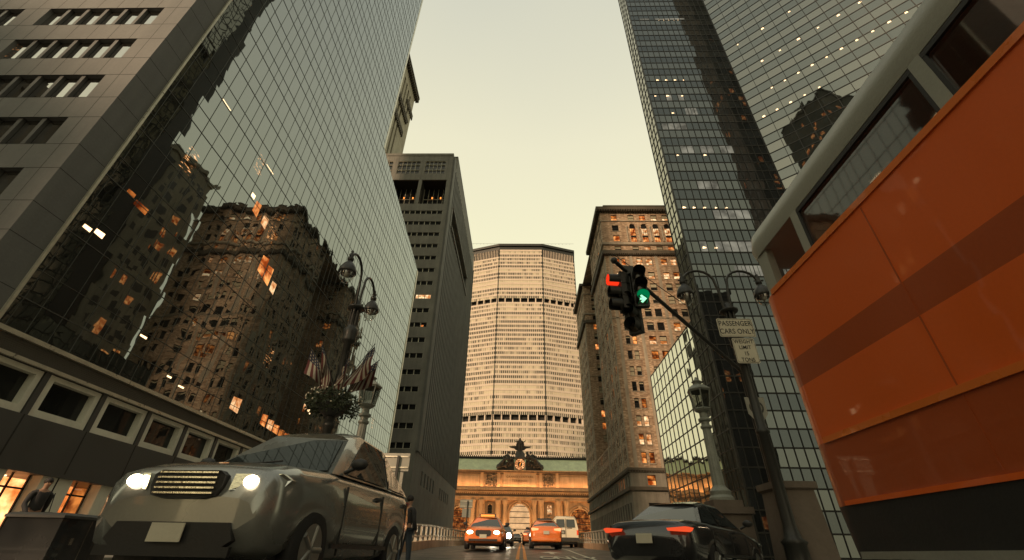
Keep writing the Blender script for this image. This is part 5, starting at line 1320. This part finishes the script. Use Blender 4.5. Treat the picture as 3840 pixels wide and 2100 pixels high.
for (x0, x1, xa, xb, z2, z1, z0, y, lb) in ((-5.03, -4.02, -4.88, -4.18, 3.02, 2.42, 1.72, 16.5, 'pair of grey sign backs on a dark post beside the near left railing'), (-4.70, -3.74, -4.50, -3.85, 3.50, 2.92, 2.3, 37., 'pair of grey sign backs on a post behind the oncoming taxi')):
    t = thing('sign_back', lb, 'sign', ((x0 + x1) / 2, y, zr(y)), 0, 'sign backs along the viaduct'); o = Vector(t.location)
    for a, b_, c, d in ((x0, x1, z1, z2), (xa, xb, z0, z1 - .03)): MB().box(a - o.x, b_ - o.x, 0, .012, c - o.z, d - o.z).build('sign_plate', 'signback', t)
    MB().box(x0 + .02 - o.x, x1 - .02 - o.x, -.04, -.002, z2 - o.z - .14, z2 - o.z - .10).box(x0 + .02 - o.x, x1 - .02 - o.x, -.04, -.002, z1 - o.z + .10, z1 - o.z + .14).build('brace', 'trim', t)
    MB().box(.08, .16, -.12, -.045, 0, z2 - o.z - .1).build('post', 'lampmetal', t)

# ------------------------------------------------------------------ people
def person(loc, rz, label, top, legs, joints, hair='hair', bag=None):
    t = thing('person', label, 'person', loc, rz)
    def skin(nm, verts, edges, mat, root=0, parent=t):
        me = bpy.data.meshes.new(nm); me.from_pydata([v[:3] for v in verts], edges, []); o = bpy.data.objects.new(nm, me); C.objects.link(o)
        md = o.modifiers.new('skin', 'SKIN'); md.use_smooth_shade = True; sv = me.skin_vertices[0].data
        for i, v in enumerate(verts): sv[i].radius = (v[3], v[3] * (v[4] if len(v) > 4 else 1)); sv[i].use_root = (i == root)
        o.modifiers.new('sub', 'SUBSURF').levels = 1
        dg = bpy.context.evaluated_depsgraph_get(); me2 = bpy.data.meshes.new_from_object(o.evaluated_get(dg)); bpy.data.objects.remove(o)
        me2.materials.clear(); me2.materials.append(M[mat]); n = bpy.data.objects.new(nm, me2); C.objects.link(n); n.parent = parent
        for p_ in me2.polygons: p_.use_smooth = True
        return n
    j = joints
    V = [(0, 0, .96, .15, .75), (0, 0, 1.12, .14, .7), (0, -.01, 1.3, .17, .65), (0, 0, 1.43, .12, .7), (0, -.01, 1.50, .055), (0, -.03, 1.58, .07, 1.1), (0, -.035, 1.66, .088, 1.1), (0, -.02, 1.72, .07, 1.1)]
    E = [(k, k + 1) for k in range(7)]
    for s in (-1, 1):
        st = j['step'] * s; n = len(V)
        V += [(s * .10, 0, .90, .095), (s * .11, st * .45 - .03, .50, .065), (s * .11, st, .10, .042), (s * .12, st - .16, .045, .04, .8)]
        E += [(0, n), (n, n + 1), (n + 1, n + 2), (n + 2, n + 3)]
        n = len(V); sw = j['swing'] * s
        V += [(s * .19, 0, 1.40, .062), (s * .25, sw * .3 + .03, 1.12, .046), (s * .23, sw - .08, .88, .034), (s * .23, sw - .11, .80, .032, .5)]
        E += [(3, n), (n, n + 1), (n + 1, n + 2), (n + 2, n + 3)]
    skin('body', V, E, 'skin', 0)
    Cj = [(0, 0, .90, .175, .78), (0, 0, 1.12, .165, .75), (0, -.01, 1.3, .195, .7), (0, 0, 1.43, .135, .7), (0, 0, 1.48, .07)]; Ej = [(0, 1), (1, 2), (2, 3), (3, 4)]
    for s in (-1, 1): n = len(Cj); sw = j['swing'] * s; Cj += [(s * .20, 0, 1.40, .075), (s * .26, sw * .3 + .03, 1.12, .06), (s * .235, sw - .07, .90, .048)]; Ej += [(3, n), (n, n + 1), (n + 1, n + 2)]
    skin('jacket', Cj, Ej, top)
    Tr = [(0, 0, .93, .16, .78)]; Et = []
    for s in (-1, 1): st = j['step'] * s; n = len(Tr); Tr += [(s * .10, 0, .87, .11), (s * .11, st * .45 - .03, .50, .08), (s * .11, st, .12, .062)]; Et += [(0, n), (n, n + 1), (n + 1, n + 2)]
    skin('trousers', Tr, Et, legs)
    h = MB(); h.ball((0, -.015, 1.685), .098, .108, .095, 12); h.build('hair', hair, t)
    fc = MB(); fc.ball((0, -.13, 1.62), .014, .02, .022, 6)
    for s in (-1, 1): fc.ball((s * .033, -.118, 1.655), .011, .008, .007, 6)
    fc.build('face', 'skin', t)
    if bag: b = MB(); b.box(.24, .36, -.15, .17, .62, .98); b.tube([(.3, -.1, .98), (.26, -.03, 1.42), (.3, .12, .98)], .012, 6); b.build('bag', 'cloth_dark', t)
    return t
person((-12.6, 12.4, G + .14), R(70), 'person in dark clothes walking past the lit shop windows at far left', 'cloth_dark', 'cloth_dark', {'step': .28, 'swing': .2}, bag=True)
person((-3.15, 13.6, G), R(150), 'person in dark jacket and blue trousers standing by the end of the left railing', 'cloth_dark', 'cloth_blue', {'step': .1, 'swing': .06})
cb = thing('street_cabinet', 'low black street cabinet at far left, before the lit shop windows', 'cabinet', (-8.5, 9.1, G))
MB().box(-.5, .5, -.62, .62, .1, .80).box(-.55, .55, -.67, .67, 0, .1).build('cabinet_body', 'black', cb)
MB().rings([[(x, y, z) for x, y in ((-.54 + k, -.66 + k), (.54 - k, -.66 + k), (.54 - k, .66 - k), (-.54 + k, .66 - k))] for z, k in ((.80, 0), (.84, 0), (.88, .06))], 0, True, False).build('lid', 'panel', cb)
MB().box(.501, .52, -.3, -.24, .4, .5).box(.5, .506, -.006, .006, .14, .78).build('latch', 'chrome', cb)

def tree():
    t = thing('tree', 'small rusty leaved street tree in front of the dark glass tower', 'tree', (12.0, 33.0, G)); rr = random.Random(9)
    b = MB(); b.tube([(0, 0, 0), (.05, 0, 1.2), (0, .1, 2.4)], [.11, .08, .05], 8); tips = []
    for k in range(11):
        a = k * 2.4; e = Vector((1.3 * math.cos(a), 1.3 * math.sin(a), 2.6 + .35 * (k % 5))); s_ = Vector((0, 0, 1.5 + .09 * k)); b.tube([s_, s_ * .45 + e * .55 + Vector((0, 0, .1)), e], [.04, .025, .01], 5); tips.append(e); tips.append(s_ * .4 + e * .6)
    b.build('trunk', 'bark', t); c = MB()
    for p_ in tips:
        for k in range(70):
            q = p_ + Vector((rr.gauss(0, .35), rr.gauss(0, .35), rr.gauss(0, .28))); d = Vector((rr.uniform(-1, 1), rr.uniform(-1, 1), rr.uniform(-1, 1))).normalized(); e = d.orthogonal().normalized(); s = rr.uniform(.04, .08)
            c.quad([q, q + (d + e * .6) * s, q + d * 2 * s, q + (d - e * .6) * s])
    c.build('crown', 'rustleaf', t)
tree()
